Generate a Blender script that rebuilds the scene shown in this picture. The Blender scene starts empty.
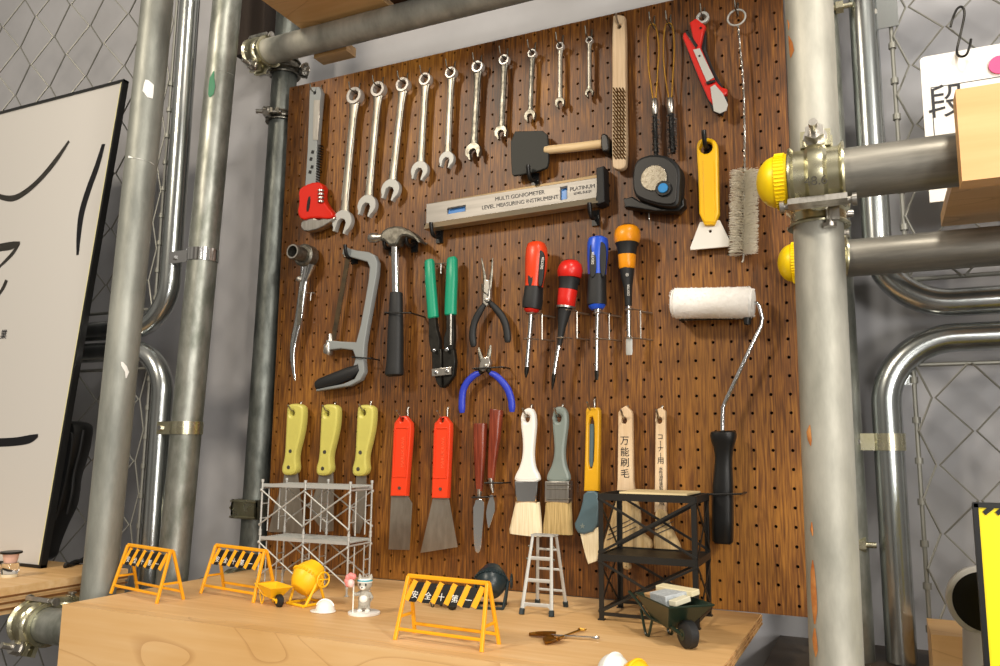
import bpy, bmesh, math, random
from mathutils import Vector, Matrix
random.seed(7)
PI = math.pi
SC = bpy.context.scene
COL = SC.collection
# ---------------------------------------------------------------- camera
F = 800.535
CAM = Vector((0.10476, -1.14053, -0.07691))
R0 = Vector((0.90526689, 0.42473365, 0.00965297)); R1 = Vector((-0.05233055, 0.13402668, -0.98959505)); R2 = Vector((-0.42160807, 0.89534249, 0.14355646))   # right, down, forward
cd = bpy.data.cameras.new('camera'); cam = bpy.data.objects.new('camera', cd); COL.objects.link(cam)
cd.sensor_width = 36; cd.lens = F/1000*36; cd.clip_start = .02; cd.clip_end = 50
U_ = -R1; B_ = -R2
cam.matrix_world = Matrix(((R0.x, U_.x, B_.x, CAM.x), (R0.y, U_.y, B_.y, CAM.y), (R0.z, U_.z, B_.z, CAM.z), (0, 0, 0, 1)))
SC.camera = cam
# ---------------------------------------------------------------- world, lights, exposure
SC.view_settings.view_transform = 'Standard'; SC.view_settings.look = 'None'
SC.view_settings.exposure = -0.08; SC.view_settings.gamma = 1; SC.view_settings.use_curve_mapping = False
wd = bpy.data.worlds.new('world'); SC.world = wd; wd.use_nodes = True
wn = wd.node_tree.nodes; wl_ = wd.node_tree.links
bg = wn['Background']; bg.inputs[1].default_value = 0.42
tc = wn.new('ShaderNodeTexCoord'); ns = wn.new('ShaderNodeTexNoise'); ns.inputs['Scale'].default_value = 2.2; ns.inputs['Detail'].default_value = 2
cr = wn.new('ShaderNodeValToRGB'); cr.color_ramp.elements[0].position = .38; cr.color_ramp.elements[1].position = .64
cr.color_ramp.elements[0].color = (.25, .22, .19, 1); cr.color_ramp.elements[1].color = (1.0, .92, .79, 1)
wl_.new(tc.outputs['Generated'], ns.inputs['Vector']); wl_.new(ns.outputs['Fac'], cr.inputs['Fac']); wl_.new(cr.outputs['Color'], bg.inputs['Color'])
def area(name, loc, target, size, energy, col):
    l = bpy.data.lights.new(name, 'AREA'); l.shape = 'DISK'; l.size = size; l.energy = energy; l.color = col
    o = bpy.data.objects.new(name, l); COL.objects.link(o); o.location = loc
    o.rotation_euler = (Vector(target)-Vector(loc)).to_track_quat('-Z', 'Y').to_euler(); return o
area('spot_lamp_key', (-1.25, -1.9, 1.25), (-.3, 0, 0), .26, 28, (1, .87, .70))
area('fill_right', (1.6, -1.7, .9), (.5, 0, 0.0), .3, 34, (1, .93, .84))  # added fill, brightens the right wall and rusty post
area('fill_low_right', (1.0, -1.7, -.15), (.42, .1, -.05), .35, 13, (1, .95, .9))  # added fill under the right shelf, lifts the lower right wall
area('overhead_lamp', (.55, -1.35, 1.95), (-.1, 0, 0), .3, 30, (1, .92, .80))
area('fill_front', (.9, -3.0, .5), (0, 0, 0), .8, 22, (1, .95, .88))  # added soft front fill, not a known room light

# ---------------------------------------------------------------- measuring helpers
def ray(u, v): return R0*((u-500)/F) + R1*((v-333)/F) + R2
def at(u, v, d=0.0):                    # point on the plane d in front of the board
    r = ray(u, v); return CAM + r*((-d-CAM.y)/r.y)
def onz(u, v, z):
    r = ray(u, v); return CAM + r*((z-CAM.z)/r.z)
def onplane(u, v, P, N):
    r = ray(u, v); return CAM + r*((P-CAM).dot(N)/r.dot(N))
def depth(p): return (p-CAM).dot(R2)
def rad(p, wpx): return wpx/2*depth(p)/F
def lin(h):
    h = h.lstrip('#'); c = [int(h[i:i+2], 16)/255 for i in (0, 2, 4)]
    return tuple((x/12.92 if x <= .04045 else ((x+.055)/1.055)**2.4) for x in c)+(1,)

# ---------------------------------------------------------------- materials
MATS = {}
def mat(name, col, rough=.5, metal=0, var=0., scale=30, col2=None, bump=0, stretch=(1, 1, 1), trans=0, alpha=1, coat=0, ior=1.45, sss=0):
    if name in MATS: return MATS[name]
    m = bpy.data.materials.new(name); m.use_nodes = True; nt = m.node_tree; N = nt.nodes; L = nt.links
    b = N['Principled BSDF']; c = lin(col) if isinstance(col, str) else tuple(col)+(1,)
    b.inputs['Base Color'].default_value = c; b.inputs['Roughness'].default_value = rough; b.inputs['Metallic'].default_value = metal
    b.inputs['Transmission Weight'].default_value = trans; b.inputs['Alpha'].default_value = alpha; b.inputs['Coat Weight'].default_value = coat; b.inputs['IOR'].default_value = ior
    if var or bump or col2:
        t = N.new('ShaderNodeTexCoord'); mp = N.new('ShaderNodeMapping'); mp.inputs['Scale'].default_value = stretch
        n = N.new('ShaderNodeTexNoise'); n.inputs['Scale'].default_value = scale; n.inputs['Detail'].default_value = 5; n.inputs['Roughness'].default_value = .6
        L.new(t.outputs['Object'], mp.inputs[0]); L.new(mp.outputs[0], n.inputs['Vector'])
        r = N.new('ShaderNodeValToRGB'); r.color_ramp.elements[0].position = .33; r.color_ramp.elements[1].position = .68
        c2 = lin(col2) if col2 else tuple(max(0, x*(1-var)) for x in c[:3])+(1,)
        r.color_ramp.elements[0].color = c2; r.color_ramp.elements[1].color = c
        L.new(n.outputs['Fac'], r.inputs['Fac']); L.new(r.outputs['Color'], b.inputs['Base Color'])
        rr = N.new('ShaderNodeMapRange'); rr.inputs[3].default_value = min(1, rough+.1); rr.inputs[4].default_value = max(.05, rough-.06)
        L.new(n.outputs['Fac'], rr.inputs[0]); L.new(rr.outputs[0], b.inputs['Roughness'])
        if bump:
            bp = N.new('ShaderNodeBump'); bp.inputs['Strength'].default_value = bump; bp.inputs['Distance'].default_value = .001
            L.new(n.outputs['Fac'], bp.inputs['Height']); L.new(bp.outputs[0], b.inputs['Normal'])
    MATS[name] = m; return m

def wood(name, dark, mid, light, axis='Z', rough=.5, fine=260, coarse=7, knots=False, coat=0., streak=.5):
    """grain running along one axis: fine streaks over broad figure"""
    m = bpy.data.materials.new(name); m.use_nodes = True; nt = m.node_tree; N = nt.nodes; L = nt.links; b = N['Principled BSDF']
    t = N.new('ShaderNodeTexCoord')
    def noise(sc, st, det=6, dist=0):
        mp = N.new('ShaderNodeMapping'); s = [1, 1, 1]; s['XYZ'.index(axis)] = st; mp.inputs['Scale'].default_value = s
        n = N.new('ShaderNodeTexNoise'); n.inputs['Scale'].default_value = sc; n.inputs['Detail'].default_value = det; n.inputs['Distortion'].default_value = dist
        L.new(t.outputs['Object'], mp.inputs[0]); L.new(mp.outputs[0], n.inputs['Vector']); return n
    a = noise(fine, .05); c = noise(coarse, .35, 4, .6)
    mx = N.new('ShaderNodeMath'); mx.operation = 'MULTIPLY_ADD'; mx.inputs[1].default_value = streak
    m2 = N.new('ShaderNodeMath'); m2.operation = 'MULTIPLY'; m2.inputs[1].default_value = 1-streak
    L.new(c.outputs['Fac'], m2.inputs[0]); L.new(a.outputs['Fac'], mx.inputs[0]); L.new(m2.outputs[0], mx.inputs[2])
    r = N.new('ShaderNodeValToRGB'); e = r.color_ramp.elements; e[0].position = .36; e[0].color = lin(dark); e[1].position = .64; e[1].color = lin(light)
    k = e.new(.5); k.color = lin(mid)
    L.new(mx.outputs[0], r.inputs['Fac'])
    out = r.outputs['Color']
    if knots:
        w = noise(5, .35, 1, 1.2); wm = N.new('ShaderNodeMath'); wm.operation = 'MULTIPLY'; wm.inputs[1].default_value = 9
        fr = N.new('ShaderNodeMath'); fr.operation = 'FRACT'; L.new(w.outputs['Fac'], wm.inputs[0]); L.new(wm.outputs[0], fr.inputs[0])
        r2 = N.new('ShaderNodeValToRGB'); q = r2.color_ramp.elements; q[0].position = .0; q[0].color = (.62, .5, .4, 1); q[1].position = .09; q[1].color = (1, 1, 1, 1)
        L.new(fr.outputs[0], r2.inputs['Fac'])
        mm = N.new('ShaderNodeMixRGB'); mm.blend_type = 'MULTIPLY'; mm.inputs[0].default_value = .55
        L.new(out, mm.inputs[1]); L.new(r2.outputs['Color'], mm.inputs[2]); out = mm.outputs[0]
    L.new(out, b.inputs['Base Color'])
    b.inputs['Roughness'].default_value = rough; b.inputs['Coat Weight'].default_value = coat; b.inputs['Coat Roughness'].default_value = .3
    bp = N.new('ShaderNodeBump'); bp.inputs['Strength'].default_value = .25; bp.inputs['Distance'].default_value = .0006
    L.new(a.outputs['Fac'], bp.inputs['Height']); L.new(bp.outputs[0], b.inputs['Normal'])
    MATS[name] = m; return m

galv = mat('galvanised_steel', '#a9aba4', .42, .75, col2='#74786f', scale=38, bump=.25, stretch=(1, 1, .45))
galv_dull = mat('weathered_steel', '#b7b5aa', .55, .35, col2='#8f8f85', scale=26, bump=.3, stretch=(1, 1, .3))
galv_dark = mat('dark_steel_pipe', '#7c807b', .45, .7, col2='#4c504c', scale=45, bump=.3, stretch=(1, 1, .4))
pipe_grey = mat('grey_pipe_steel', '#9a968c', .45, .6, col2='#6f6d66', scale=60, bump=.2, stretch=(.12, 1, 1))
tube_m = mat('tube_steel', '#c3c6c5', .22, .95, col2='#9aa0a0', scale=22, stretch=(1, 1, .2))
wire_m = mat('mesh_wire', '#85857e', .5, .6)
chrome = mat('chrome', '#dcdcdc', .14, 1.)
steel = mat('brushed_steel', '#c9c6c0', .3, .95, col2='#a09c94', scale=140, stretch=(1, 1, .1))
steel_dull = mat('dull_steel', '#8d8a80', .38, .9, col2='#5f5c54', scale=120)
blade_m = mat('blade_steel', '#a8a297', .33, .75, col2='#877f74', scale=40, stretch=(1, 1, .3))
zinc = mat('yellow_zinc', '#d6d2ba', .26, .95, col2='#b3ae8c', scale=30)
black_r = mat('black_rubber', '#1b1c1d', .55, 0, bump=.15, scale=300)
black_p = mat('black_plastic', '#141414', .35)
dark_m = mat('dark_metal', '#33322e', .4, .7, col2='#201f1c', scale=80)
red_p = mat('red_plastic', '#c9231a', .32)
red_enamel = mat('red_enamel', '#d3220f', .28, coat=.3)
orange_red = mat('orange_red_plastic', '#e2401d', .35)
blue_p = mat('blue_plastic', '#1f4fc4', .3)
blue_g = mat('blue_grip', '#2a3cb4', .4)
green_g = mat('green_grip', '#0f8f6c', .38)
orange_p = mat('orange_plastic', '#f09a16', .32)
yellow_p = mat('yellow_plastic', '#f5c012', .35)
cap_y = mat('yellow_cap', '#f3cf0c', .38)
toy_y = mat('toy_yellow', '#f0a81a', .4)
toy_y2 = mat('toy_bright_yellow', '#f4bd1c', .4)
olive_y = mat('pale_yellow_handle', '#c9c162', .4, var=.12, scale=30)
white_p = mat('white_plastic', '#e9e6de', .35)
cream = mat('cream_bristle', '#efe3c4', .8, 0, col2='#d8c7a0', scale=500, bump=.9, stretch=(1, 1, .04))
tanb = mat('tan_bristle', '#c9ae78', .85, 0, col2='#96804f', scale=500, bump=.9, stretch=(1, 1, .04))
woodb = mat('bundled_bristle', '#d7bf92', .8, 0, col2='#b89b6a', scale=300, bump=.8, stretch=(1, 1, .06))
fuzz = mat('white_fleece', '#f4f2ee', .95, 0, col2='#ebe9e4', scale=160, bump=.4)
grey_h = mat('grey_painted_handle', '#7f8a84', .35, var=.15, scale=20)
slate = mat('slate_plastic', '#50666e', .45)
yell_ochre = mat('ochre_plastic', '#d7a31a', .4)
pale_wood = wood('pale_wood', '#cdae86', '#dcc09a', '#e8d0ae', 'Z', .55, 300, 10)
pale_wood_x = wood('pale_dowel', '#d2b482', '#e0c496', '#ecd6ae', 'X', .5, 300, 10)
red_wood = wood('red_wood', '#4c1d10', '#6d2c1a', '#8a4028', 'Z', .3, 300, 20)
board_m = wood('stained_board', '#301906', '#693e12', '#9e6a26', 'Z', .46, 420, 5, coat=.0, streak=.55)
ply = wood('plywood_top', '#cda168', '#dcb27a', '#e6c290', 'X', .5, 120, 9, streak=.35)
ply_f = wood('plywood_face', '#c99c60', '#d6ac74', '#e0bb88', 'X', .45, 120, 5, knots=True, streak=.2)
ply_e = wood('plywood_edge', '#6c4522', '#b78a56', '#d8b27c', 'X', .7, 60, 7)
sign_w = mat('poster_white', '#c6c3be', .3, coat=.4)
ink = mat('black_ink', '#26262a', .45)
ink_grey = mat('grey_ink', '#4a4742', .5)
toy_w = mat('toy_white', '#eceae4', .3)
toy_grey = mat('toy_grey', '#a9a69b', .4)
pink_p = mat('pink_plastic', '#e58a86', .35)
teal_p = mat('teal_plastic', '#3f9bac', .4)
dkgreen = mat('dark_green_enamel', '#1e2c22', .3)
navy = mat('dark_slate_enamel', '#1d2a2e', .35)
brass = mat('brass', '#b98d3c', .3, .9)
alu = mat('matt_aluminium', '#b4b5b1', .5, .35)
grey_paint = mat('grey_enamel', '#8f9494', .38, .2)
rackm = mat('black_rack', '#1a1814', .45)
rust = mat('rust', '#a4571c', .85, 0, col2='#c98c4e', scale=60)
white_paint = mat('white_paint_drip', '#e6e6e2', .5)
green_paint = mat('green_paint', '#1c7a52', .5)

# ---------------------------------------------------------------- mesh builder
class MB:
    def __init__(s): s.bm = bmesh.new()
    def box(s, c, size, rot=None):
        c = Vector(c); sx, sy, sz = [x/2 for x in size]
        vs = []
        for z in (-sz, sz):
            for x, y in ((-sx, -sy), (sx, -sy), (sx, sy), (-sx, sy)):
                p = Vector((x, y, z))
                if rot is not None: p = rot @ p
                vs.append(s.bm.verts.new(c+p))
        for f in ((3, 2, 1, 0), (4, 5, 6, 7), (0, 1, 5, 4), (1, 2, 6, 5), (2, 3, 7, 6), (3, 0, 4, 7)): s.bm.faces.new([vs[i] for i in f])
        return s
    def sweep(s, pts, ra, rb=None, n=12, p=2., ref=(0, 1, 0), cap=True, closed=False):
        pts = [Vector(q) for q in pts]; k = len(pts)
        if not hasattr(ra, '__len__'): ra = [ra]*k
        if rb is None: rb = ra
        if not hasattr(rb, '__len__'): rb = [rb]*k
        rings = []; side = None
        for i, q in enumerate(pts):
            if closed: t = pts[(i+1) % k]-pts[i-1]
            elif i == 0: t = pts[1]-q
            elif i == k-1: t = q-pts[-2]
            else: t = (pts[i+1]-q).normalized()+(q-pts[i-1]).normalized()
            if t.length < 1e-9: t = Vector((0, 0, 1))
            t.normalize()
            if side is None:
                side = t.cross(Vector(ref))
                if side.length < .05: side = t.cross(Vector((1, 0, 0)))
            side = side - t*side.dot(t)
            if side.length < 1e-6: side = t.orthogonal()
            side.normalize(); up = side.cross(t)
            ring = []
            for j in range(n):
                a = 2*PI*(j+.5)/n; c_, s_ = math.cos(a), math.sin(a)
                x = math.copysign(abs(c_)**(2/p), c_)*ra[i]; y = math.copysign(abs(s_)**(2/p), s_)*rb[i]
                ring.append(s.bm.verts.new(q+side*x+up*y))
            rings.append(ring)
        m = k if closed else k-1
        for i in range(m):
            A, B = rings[i], rings[(i+1) % k]
            for j in range(n): s.bm.faces.new((A[j], B[j], B[(j+1) % n], A[(j+1) % n]))
        if cap and not closed: s.bm.faces.new(rings[0]); s.bm.faces.new(rings[-1][::-1])
        return s
    def dome(s, c, axis, r, h, n=20, k=6):      # half ellipsoid pointing along axis
        c = Vector(c); ax = Vector(axis).normalized()
        pts = []; rr = []
        for i in range(k+1):
            a = PI/2*i/k; pts.append(c+ax*h*math.sin(a)); rr.append(max(r*math.cos(a), r*.02))
        return s.sweep(pts, rr, n=n)
    def ball(s, c, r, n=16, sz=1.):
        c = Vector(c); pts = []; rr = []
        for i in range(11):
            a = -PI/2+PI*i/10; pts.append(c+Vector((0, 0, r*sz*math.sin(a)))); rr.append(max(r*math.cos(a), r*.03))
        return s.sweep(pts, rr, n=n)
    def mesh(s, me, M=None):
        s2 = bmesh.new(); s2.from_mesh(me)
        if M is not None: s2.transform(M)
        tmp = bpy.data.meshes.new('t'); s2.to_mesh(tmp); s2.free(); s.bm.from_mesh(tmp); bpy.data.meshes.remove(tmp); return s
    def plate(s, outs, d, t, bev=.0004, M=None):
        """outs: outlines (first outer, rest holes) of points; 2-D (X,Z) laid in a plane d in front of the board, thickness t"""
        cu = bpy.data.curves.new('c', 'CURVE'); cu.dimensions = '2D'; cu.fill_mode = 'BOTH'; bev = min(bev, t*.45)
        cu.extrude = t/2-bev; cu.bevel_depth = bev; cu.bevel_resolution = 1; cu.offset = -bev
        for o in outs:
            sp = cu.splines.new('POLY'); sp.points.add(len(o)-1); sp.use_cyclic_u = True
            for i, q in enumerate(o): sp.points[i].co = (q[0], q[1], 0, 1)
        ob = bpy.data.objects.new('c', cu); me = bpy.data.meshes.new_from_object(ob)
        X = Matrix(((1, 0, 0, 0), (0, 0, -1, -d), (0, 1, 0, 0), (0, 0, 0, 1)))
        s.mesh(me, X if M is None else M)
        bpy.data.objects.remove(ob); bpy.data.curves.remove(cu); bpy.data.meshes.remove(me); return s
    def text(s, body, M, size, ext=.0002, align='CENTER', spacing=1.):
        cu = bpy.data.curves.new('t', 'FONT'); cu.body = body; cu.size = size; cu.align_x = align; cu.align_y = 'CENTER'; cu.extrude = ext; cu.space_character = spacing
        ob = bpy.data.objects.new('t', cu); me = bpy.data.meshes.new_from_object(ob); s.mesh(me, M)
        bpy.data.objects.remove(ob); bpy.data.curves.remove(cu); bpy.data.meshes.remove(me); return s
    def build(s, name, m, parent=None, smooth=40, local=False):
        if parent is not None and not local: bmesh.ops.translate(s.bm, verts=s.bm.verts, vec=-ORG[parent.name])
        bmesh.ops.recalc_face_normals(s.bm, faces=s.bm.faces)
        me = bpy.data.meshes.new(name); s.bm.to_mesh(me); s.bm.free()
        me.materials.append(m)
        if smooth:
            me.shade_smooth(); me.set_sharp_from_angle(angle=math.radians(smooth))
        o = bpy.data.objects.new(name, me); COL.objects.link(o)
        if parent is not None: o.parent = parent; ORG[o.name] = ORG[parent.name]
        return o
ORG = {}
def thing(name, label, cat, loc=(0, 0, 0), group=None, rotz=0):
    o = bpy.data.objects.new(name, None); COL.objects.link(o); o.empty_display_size = .02; o.location = loc; o.rotation_euler = (0, 0, rotz)
    ORG[o.name] = Vector(loc); o['label'] = label; o['category'] = cat
    if group: o['group'] = group
    return o
def single(mb, name, m, label, cat, group=None, smooth=40):
    vs = [v.co for v in mb.bm.verts]; c = sum(vs, Vector())/len(vs)
    bmesh.ops.translate(mb.bm, verts=mb.bm.verts, vec=-c)
    o = mb.build(name, m, None, smooth); o.location = c; o['label'] = label; o['category'] = cat
    ORG[o.name] = c
    if group: o['group'] = group
    return o
def struct(mb, name, m, smooth=40, parent=None):
    o = mb.build(name, m, parent, smooth, local=True)
    if parent is None: o['kind'] = 'structure'; ORG[o.name] = Vector()
    return o
def copy_thing(o, parent=None):
    c = o.copy(); COL.objects.link(c); ORG[c.name] = ORG.get(o.name, Vector())
    if parent: c.parent = parent
    for ch in list(o.children): copy_thing(ch, c)
    return c
def px(pts, d): return [(lambda q: (q.x, q.z))(at(u, v, d)) for u, v in pts]     # outline measured on the photo -> metres on the plane d in front
def chaikin(p, k=2):
    for _ in range(k):
        o = []
        for i in range(len(p)):
            a, b = p[i], p[(i+1) % len(p)]
            o += [(a[0]*.75+b[0]*.25, a[1]*.75+b[1]*.25), (a[0]*.25+b[0]*.75, a[1]*.25+b[1]*.75)]
        p = o
    return p
def circ(c, r, n=24, ry=None): return [(c[0]+r*math.cos(2*PI*i/n), c[1]+(ry or r)*math.sin(2*PI*i/n)) for i in range(n)]
def sm(pts, k=6):       # catmull-rom through points of any dimension
    out = []; P = [pts[0]]+list(pts)+[pts[-1]]
    for i in range(1, len(P)-2):
        for j in range(k):
            t = j/k
            out.append(tuple(.5*(2*b+(c-a)*t+(2*a-5*b+4*c-d)*t*t+(3*b-a-3*c+d)*t**3) for a, b, c, d in zip(P[i-1], P[i], P[i+1], P[i+2])))
    out.append(tuple(pts[-1])); return out
def psw(mb, pts, d, flat=1., n=14, p=2., smooth=0, th=None, plane=False):
    """sweep along points (u, v, width_px[, d]) measured on the photo, at distance d in front of the board"""
    if smooth: pts = sm(pts, smooth)
    P = []; ra = []
    for q in pts:
        dd = q[3] if len(q) > 3 else d
        a = at(q[0], q[1], dd); P.append(a)
        ra.append((at(q[0]+q[2]/2, q[1], dd)-at(q[0]-q[2]/2, q[1], dd)).length/2 if plane else rad(a, q[2]))
    rb = [th/2]*len(P) if th else [r*flat for r in ra]
    return mb.sweep(P, ra, rb, n=n, p=p)
def V2(q): return Vector((q[0], 0, q[1]))

# ================================================================ SETTING
WY = .13
wall = MB().box((0, WY+.05, .4), (6, .1, 3.2)); 
wm = mat('wall_paint', '#adadb0', .4, 0, col2='#9c9c9f', scale=3.)
struct(wall, 'wall_back', wm)
fl = MB().box((0, -1.2, -1.025), (6, 4.4, .05))
struct(fl, 'floor', mat('concrete_floor', '#6b6660', .6, 0, col2='#5a5550', scale=5))
single(MB().box((.51, -.2, -.365), (1.1, .66, .05)), 'dark_worktop', mat('dark_worktop', '#3b3733', .5, 0, col2='#57493a', scale=9), 'dark stained worktop to the right of the miniature shelf, under the rusty post', 'worktop', smooth=0)

# ================================================================ PEGBOARD
PIT = .025; BX0, BX1, BZ0, BZ1 = -.8835, .0125, -.2875, .6055
pb = thing('pegboard', 'large dark-stained plywood pegboard with rows of holes, hung full of tools', 'pegboard', (-.435, 0, BZ0))
bm = bmesh.new(); NS = 8; hr = .0023; TH = .0055
xs = [BX0]+[(c-.5)*PIT for c in range(-34, 1)]+[BX1]; zs = [BZ0]+[(r-.5)*PIT for r in range(-10, 25)]+[BZ1]
gv = {}
def gvert(x, z):
    k = (round(x, 5), round(z, 5))
    if k not in gv: gv[k] = bm.verts.new((x, 0, z))
    return gv[k]
for i in range(len(xs)-1):
    for j in range(len(zs)-1):
        x0, x1, z0, z1 = xs[i], xs[i+1], zs[j], zs[j+1]; c = ((-35+i)*PIT, (-11+j)*PIT)
        sq = [gvert(x0, z0), gvert(x1, z0), gvert(x1, z1), gvert(x0, z1)]
        if not (x0+.003 < c[0] < x1-.003 and z0+.003 < c[1] < z1-.003): bm.faces.new(sq); continue
        h = [bm.verts.new((c[0]+hr*math.cos(a), 0, c[1]+hr*math.sin(a))) for a in [2*PI*(k+.5)/NS for k in range(NS)]]
        hb = [bm.verts.new((v.co.x, TH, v.co.z)) for v in h]
        for k in range(NS): bm.faces.new((h[k], h[(k+1) % NS], hb[(k+1) % NS], hb[k]))
        # octagon verts: angles 22,67 | 112,157 | 202,247 | 292,337 -> corners NE NW SW SE
        cor = [sq[2], sq[3], sq[0], sq[1]]
        for k in range(4):
            a, b, n_ = h[2*k], h[2*k+1], h[(2*k+2) % NS]
            bm.faces.new((cor[k], a, b)); bm.faces.new((cor[k], b, n_, cor[(k+1) % 4]))
bmesh.ops.recalc_face_normals(bm, faces=bm.faces)
if sum(f.normal.y for f in bm.faces if abs(f.normal.y) > .9) > 0: bmesh.ops.reverse_faces(bm, faces=bm.faces)
rim = [e for e in bm.edges if len(e.link_faces) == 1 and all(abs(v.co.y) < 1e-6 for v in e.verts)]
ex = bmesh.ops.extrude_edge_only(bm, edges=rim)
for v in [g for g in ex['geom'] if isinstance(g, bmesh.types.BMVert)]: v.co.y = TH
m_ = MB(); m_.bm.free(); m_.bm = bm
m_.build('perforated_panel', board_m, pb, smooth=0)
bk = MB().box(((BX0+BX1)/2, TH+.003, (BZ0+BZ1)/2), (BX1-BX0-.002, .005, BZ1-BZ0-.002)); bk.build('dark_gap_sheet', mat('gap_shade', '#120d0a', .9), pb, smooth=0)  # near-black sheet standing in for the shade behind the holes
for z in (BZ0+.03, BZ1-.03, .15):
    MB().box(((BX0+BX1)/2, TH+.014, z), (BX1-BX0-.03, .016, .03)).build('batten', ply_e, pb, smooth=0)

# ================================================================ SCAFFOLD PIPES
PR = .0243
def pipe(name, p0, p1, m, label, r=PR, cat='pipe', group=None, wall_t=.0028):
    p0, p1 = Vector(p0), Vector(p1); t = thing(name, label, cat, p0, group)
    ref = (0, 1, 0) if abs((p1-p0).normalized().y) < .9 else (1, 0, 0)
    n = 40; mb = MB(); mb.sweep([p0, p1], r, n=n, ref=ref, cap=False)
    inner = MB().sweep([p0, p1], r-wall_t, n=n, ref=ref, cap=False)
    me = bpy.data.meshes.new('i'); inner.bm.to_mesh(me); inner.bm.free(); mb.mesh(me); bpy.data.meshes.remove(me)
    d_ = (p1-p0).normalized()
    for q in (p0, p1):      # annular end faces
        a = [v for v in mb.bm.verts if abs((v.co-q).dot(d_)) < 1e-5]
        es = [e for e in mb.bm.edges if e.verts[0] in a and e.verts[1] in a]
        bmesh.ops.bridge_loops(mb.bm, edges=es)
    mb.build('tube', m, t); return t
def pole_at(u0, v0, u1, v1, d, z0, z1):
    a, b = at(u0, v0, d), at(u1, v1, d); k = (b-a)/(b.z-a.z); return a+k*(z0-a.z), a+k*(z1-a.z)
a, b = pole_at(155.5, 20, 101.5, 560, .28, -.62, 1.0)
P1A, P1B = a, b
p1 = pipe('scaffold_post', a, b, mat('stained_galvanised', '#a3a59d', .5, .5, col2='#7c7f79', scale=26, bump=.3, stretch=(1, 1, .3)), 'weathered galvanised scaffold post in the foreground left, white paint drip on it', cat='post')
a, b = pole_at(225.5, 20, 182.5, 470, .10, -.6, 1.0); P2A, P2B = a, b
p2 = pipe('scaffold_post', a, b, galv, 'grey scaffold post with a smear of green paint, strapped to the left mesh fence', cat='post', r=.026)
a, b = pole_at(283, 100, 259.5, 450, -.03, -.6, .95); P3A, P3B = a, b
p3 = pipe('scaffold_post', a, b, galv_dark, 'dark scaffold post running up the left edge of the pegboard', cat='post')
a, b = pole_at(809.5, 20, 834, 600, .28, -.34, 1.0); P4A, P4B = a, b
p4 = pipe('scaffold_post', a, b, galv_dull, 'thick rust-streaked scaffold post in front of the right edge of the pegboard', cat='post')
P5A, P5B = Vector((.062, .035, -.34)), Vector((.058, .035, 1.0))
p5 = pipe('scaffold_post', P5A, P5B, galv, 'rear scaffold post hidden behind the thick rusty post, beside the right mesh fence', cat='post')
def on_line(A, B, z): return A+(B-A)*((z-A.z)/(B.z-A.z))
# marks on the posts: thin blobs of paint and rust lying on the tube surface
def blob(host, A, B, r, uv, m, name):
    axis = (B-A).normalized(); mb = MB(); P = []; W = []
    for u, v, w in uv:
        rr = ray(u, v).normalized(); # intersect ray with the cylinder
        o = CAM-A; dd = rr-axis*rr.dot(axis); oo = o-axis*o.dot(axis)
        a_, b_, c_ = dd.dot(dd), 2*dd.dot(oo), oo.dot(oo)-r*r; D = b_*b_-4*a_*c_
        t = (-b_-math.sqrt(max(D, 0)))/(2*a_); P.append(CAM+rr*t); W.append(rad(CAM+rr*t, w))
    nrm = [(q-on_line(A, B, q.z)).normalized() for q in P]
    ring = [(q+axis*0+n_.cross(axis)*s_*w+n_*.0004) for s_ in (-1, 1) for q, n_, w in zip(P, nrm, W)]
    k = len(P)
    vs = [mb.bm.verts.new(x) for x in ring]; top = [mb.bm.verts.new(q+n_*.0009) for q, n_ in zip(P, nrm)]
    for i in range(k-1):
        mb.bm.faces.new((vs[i], vs[i+1], top[i+1], top[i])); mb.bm.faces.new((top[i], top[i+1], vs[k+i+1], vs[k+i]))
    mb.build(name, m, host)
blob(p1, P1A, P1B, PR, [(129, 156, 2), (131, 158, 6), (136, 158, 5), (143, 160, 3), (150, 162, 3), (154, 165, 1)], white_paint, 'paint_drip')
blob(p1, P1A, P1B, PR, [(147, 80, 3), (149, 84, 9), (148, 92, 10), (150, 98, 5)], white_paint, 'paint_spot')
blob(p1, P1A, P1B, PR, [(122, 362, 2), (124, 366, 5), (127, 372, 4), (126, 378, 1)], white_paint, 'paint_spot')
blob(p2, P2A, P2B, .026, [(214, 71, 1), (212, 78, 5), (212, 86, 7), (211, 94, 6), (210, 97, 2)], green_paint, 'paint_smear')
blob(p2, P2A, P2B, .026, [(218, 70, 2), (223, 71, 6), (229, 73, 5), (233, 75, 2)], white_paint, 'paint_spot')
for pts in ([(788, 20, 1), (789, 25, 3), (789, 30, 1)], [(789, 36, 1), (791, 44, 6), (792, 52, 7), (791, 58, 1)], [(810, 425, 1), (809, 432, 6), (810, 440, 5), (811, 446, 1)],
            [(813, 560, 1), (813, 572, 6), (814, 592, 8), (815, 610, 7), (815, 624, 2)], [(815, 628, 2), (815, 640, 7), (816, 650, 6), (816, 657, 1)], [(812, 522, 1), (812, 530, 4), (813, 536, 1)]):
    blob(p4, P4A, P4B, PR, pts, rust, 'rust_streak')

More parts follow.
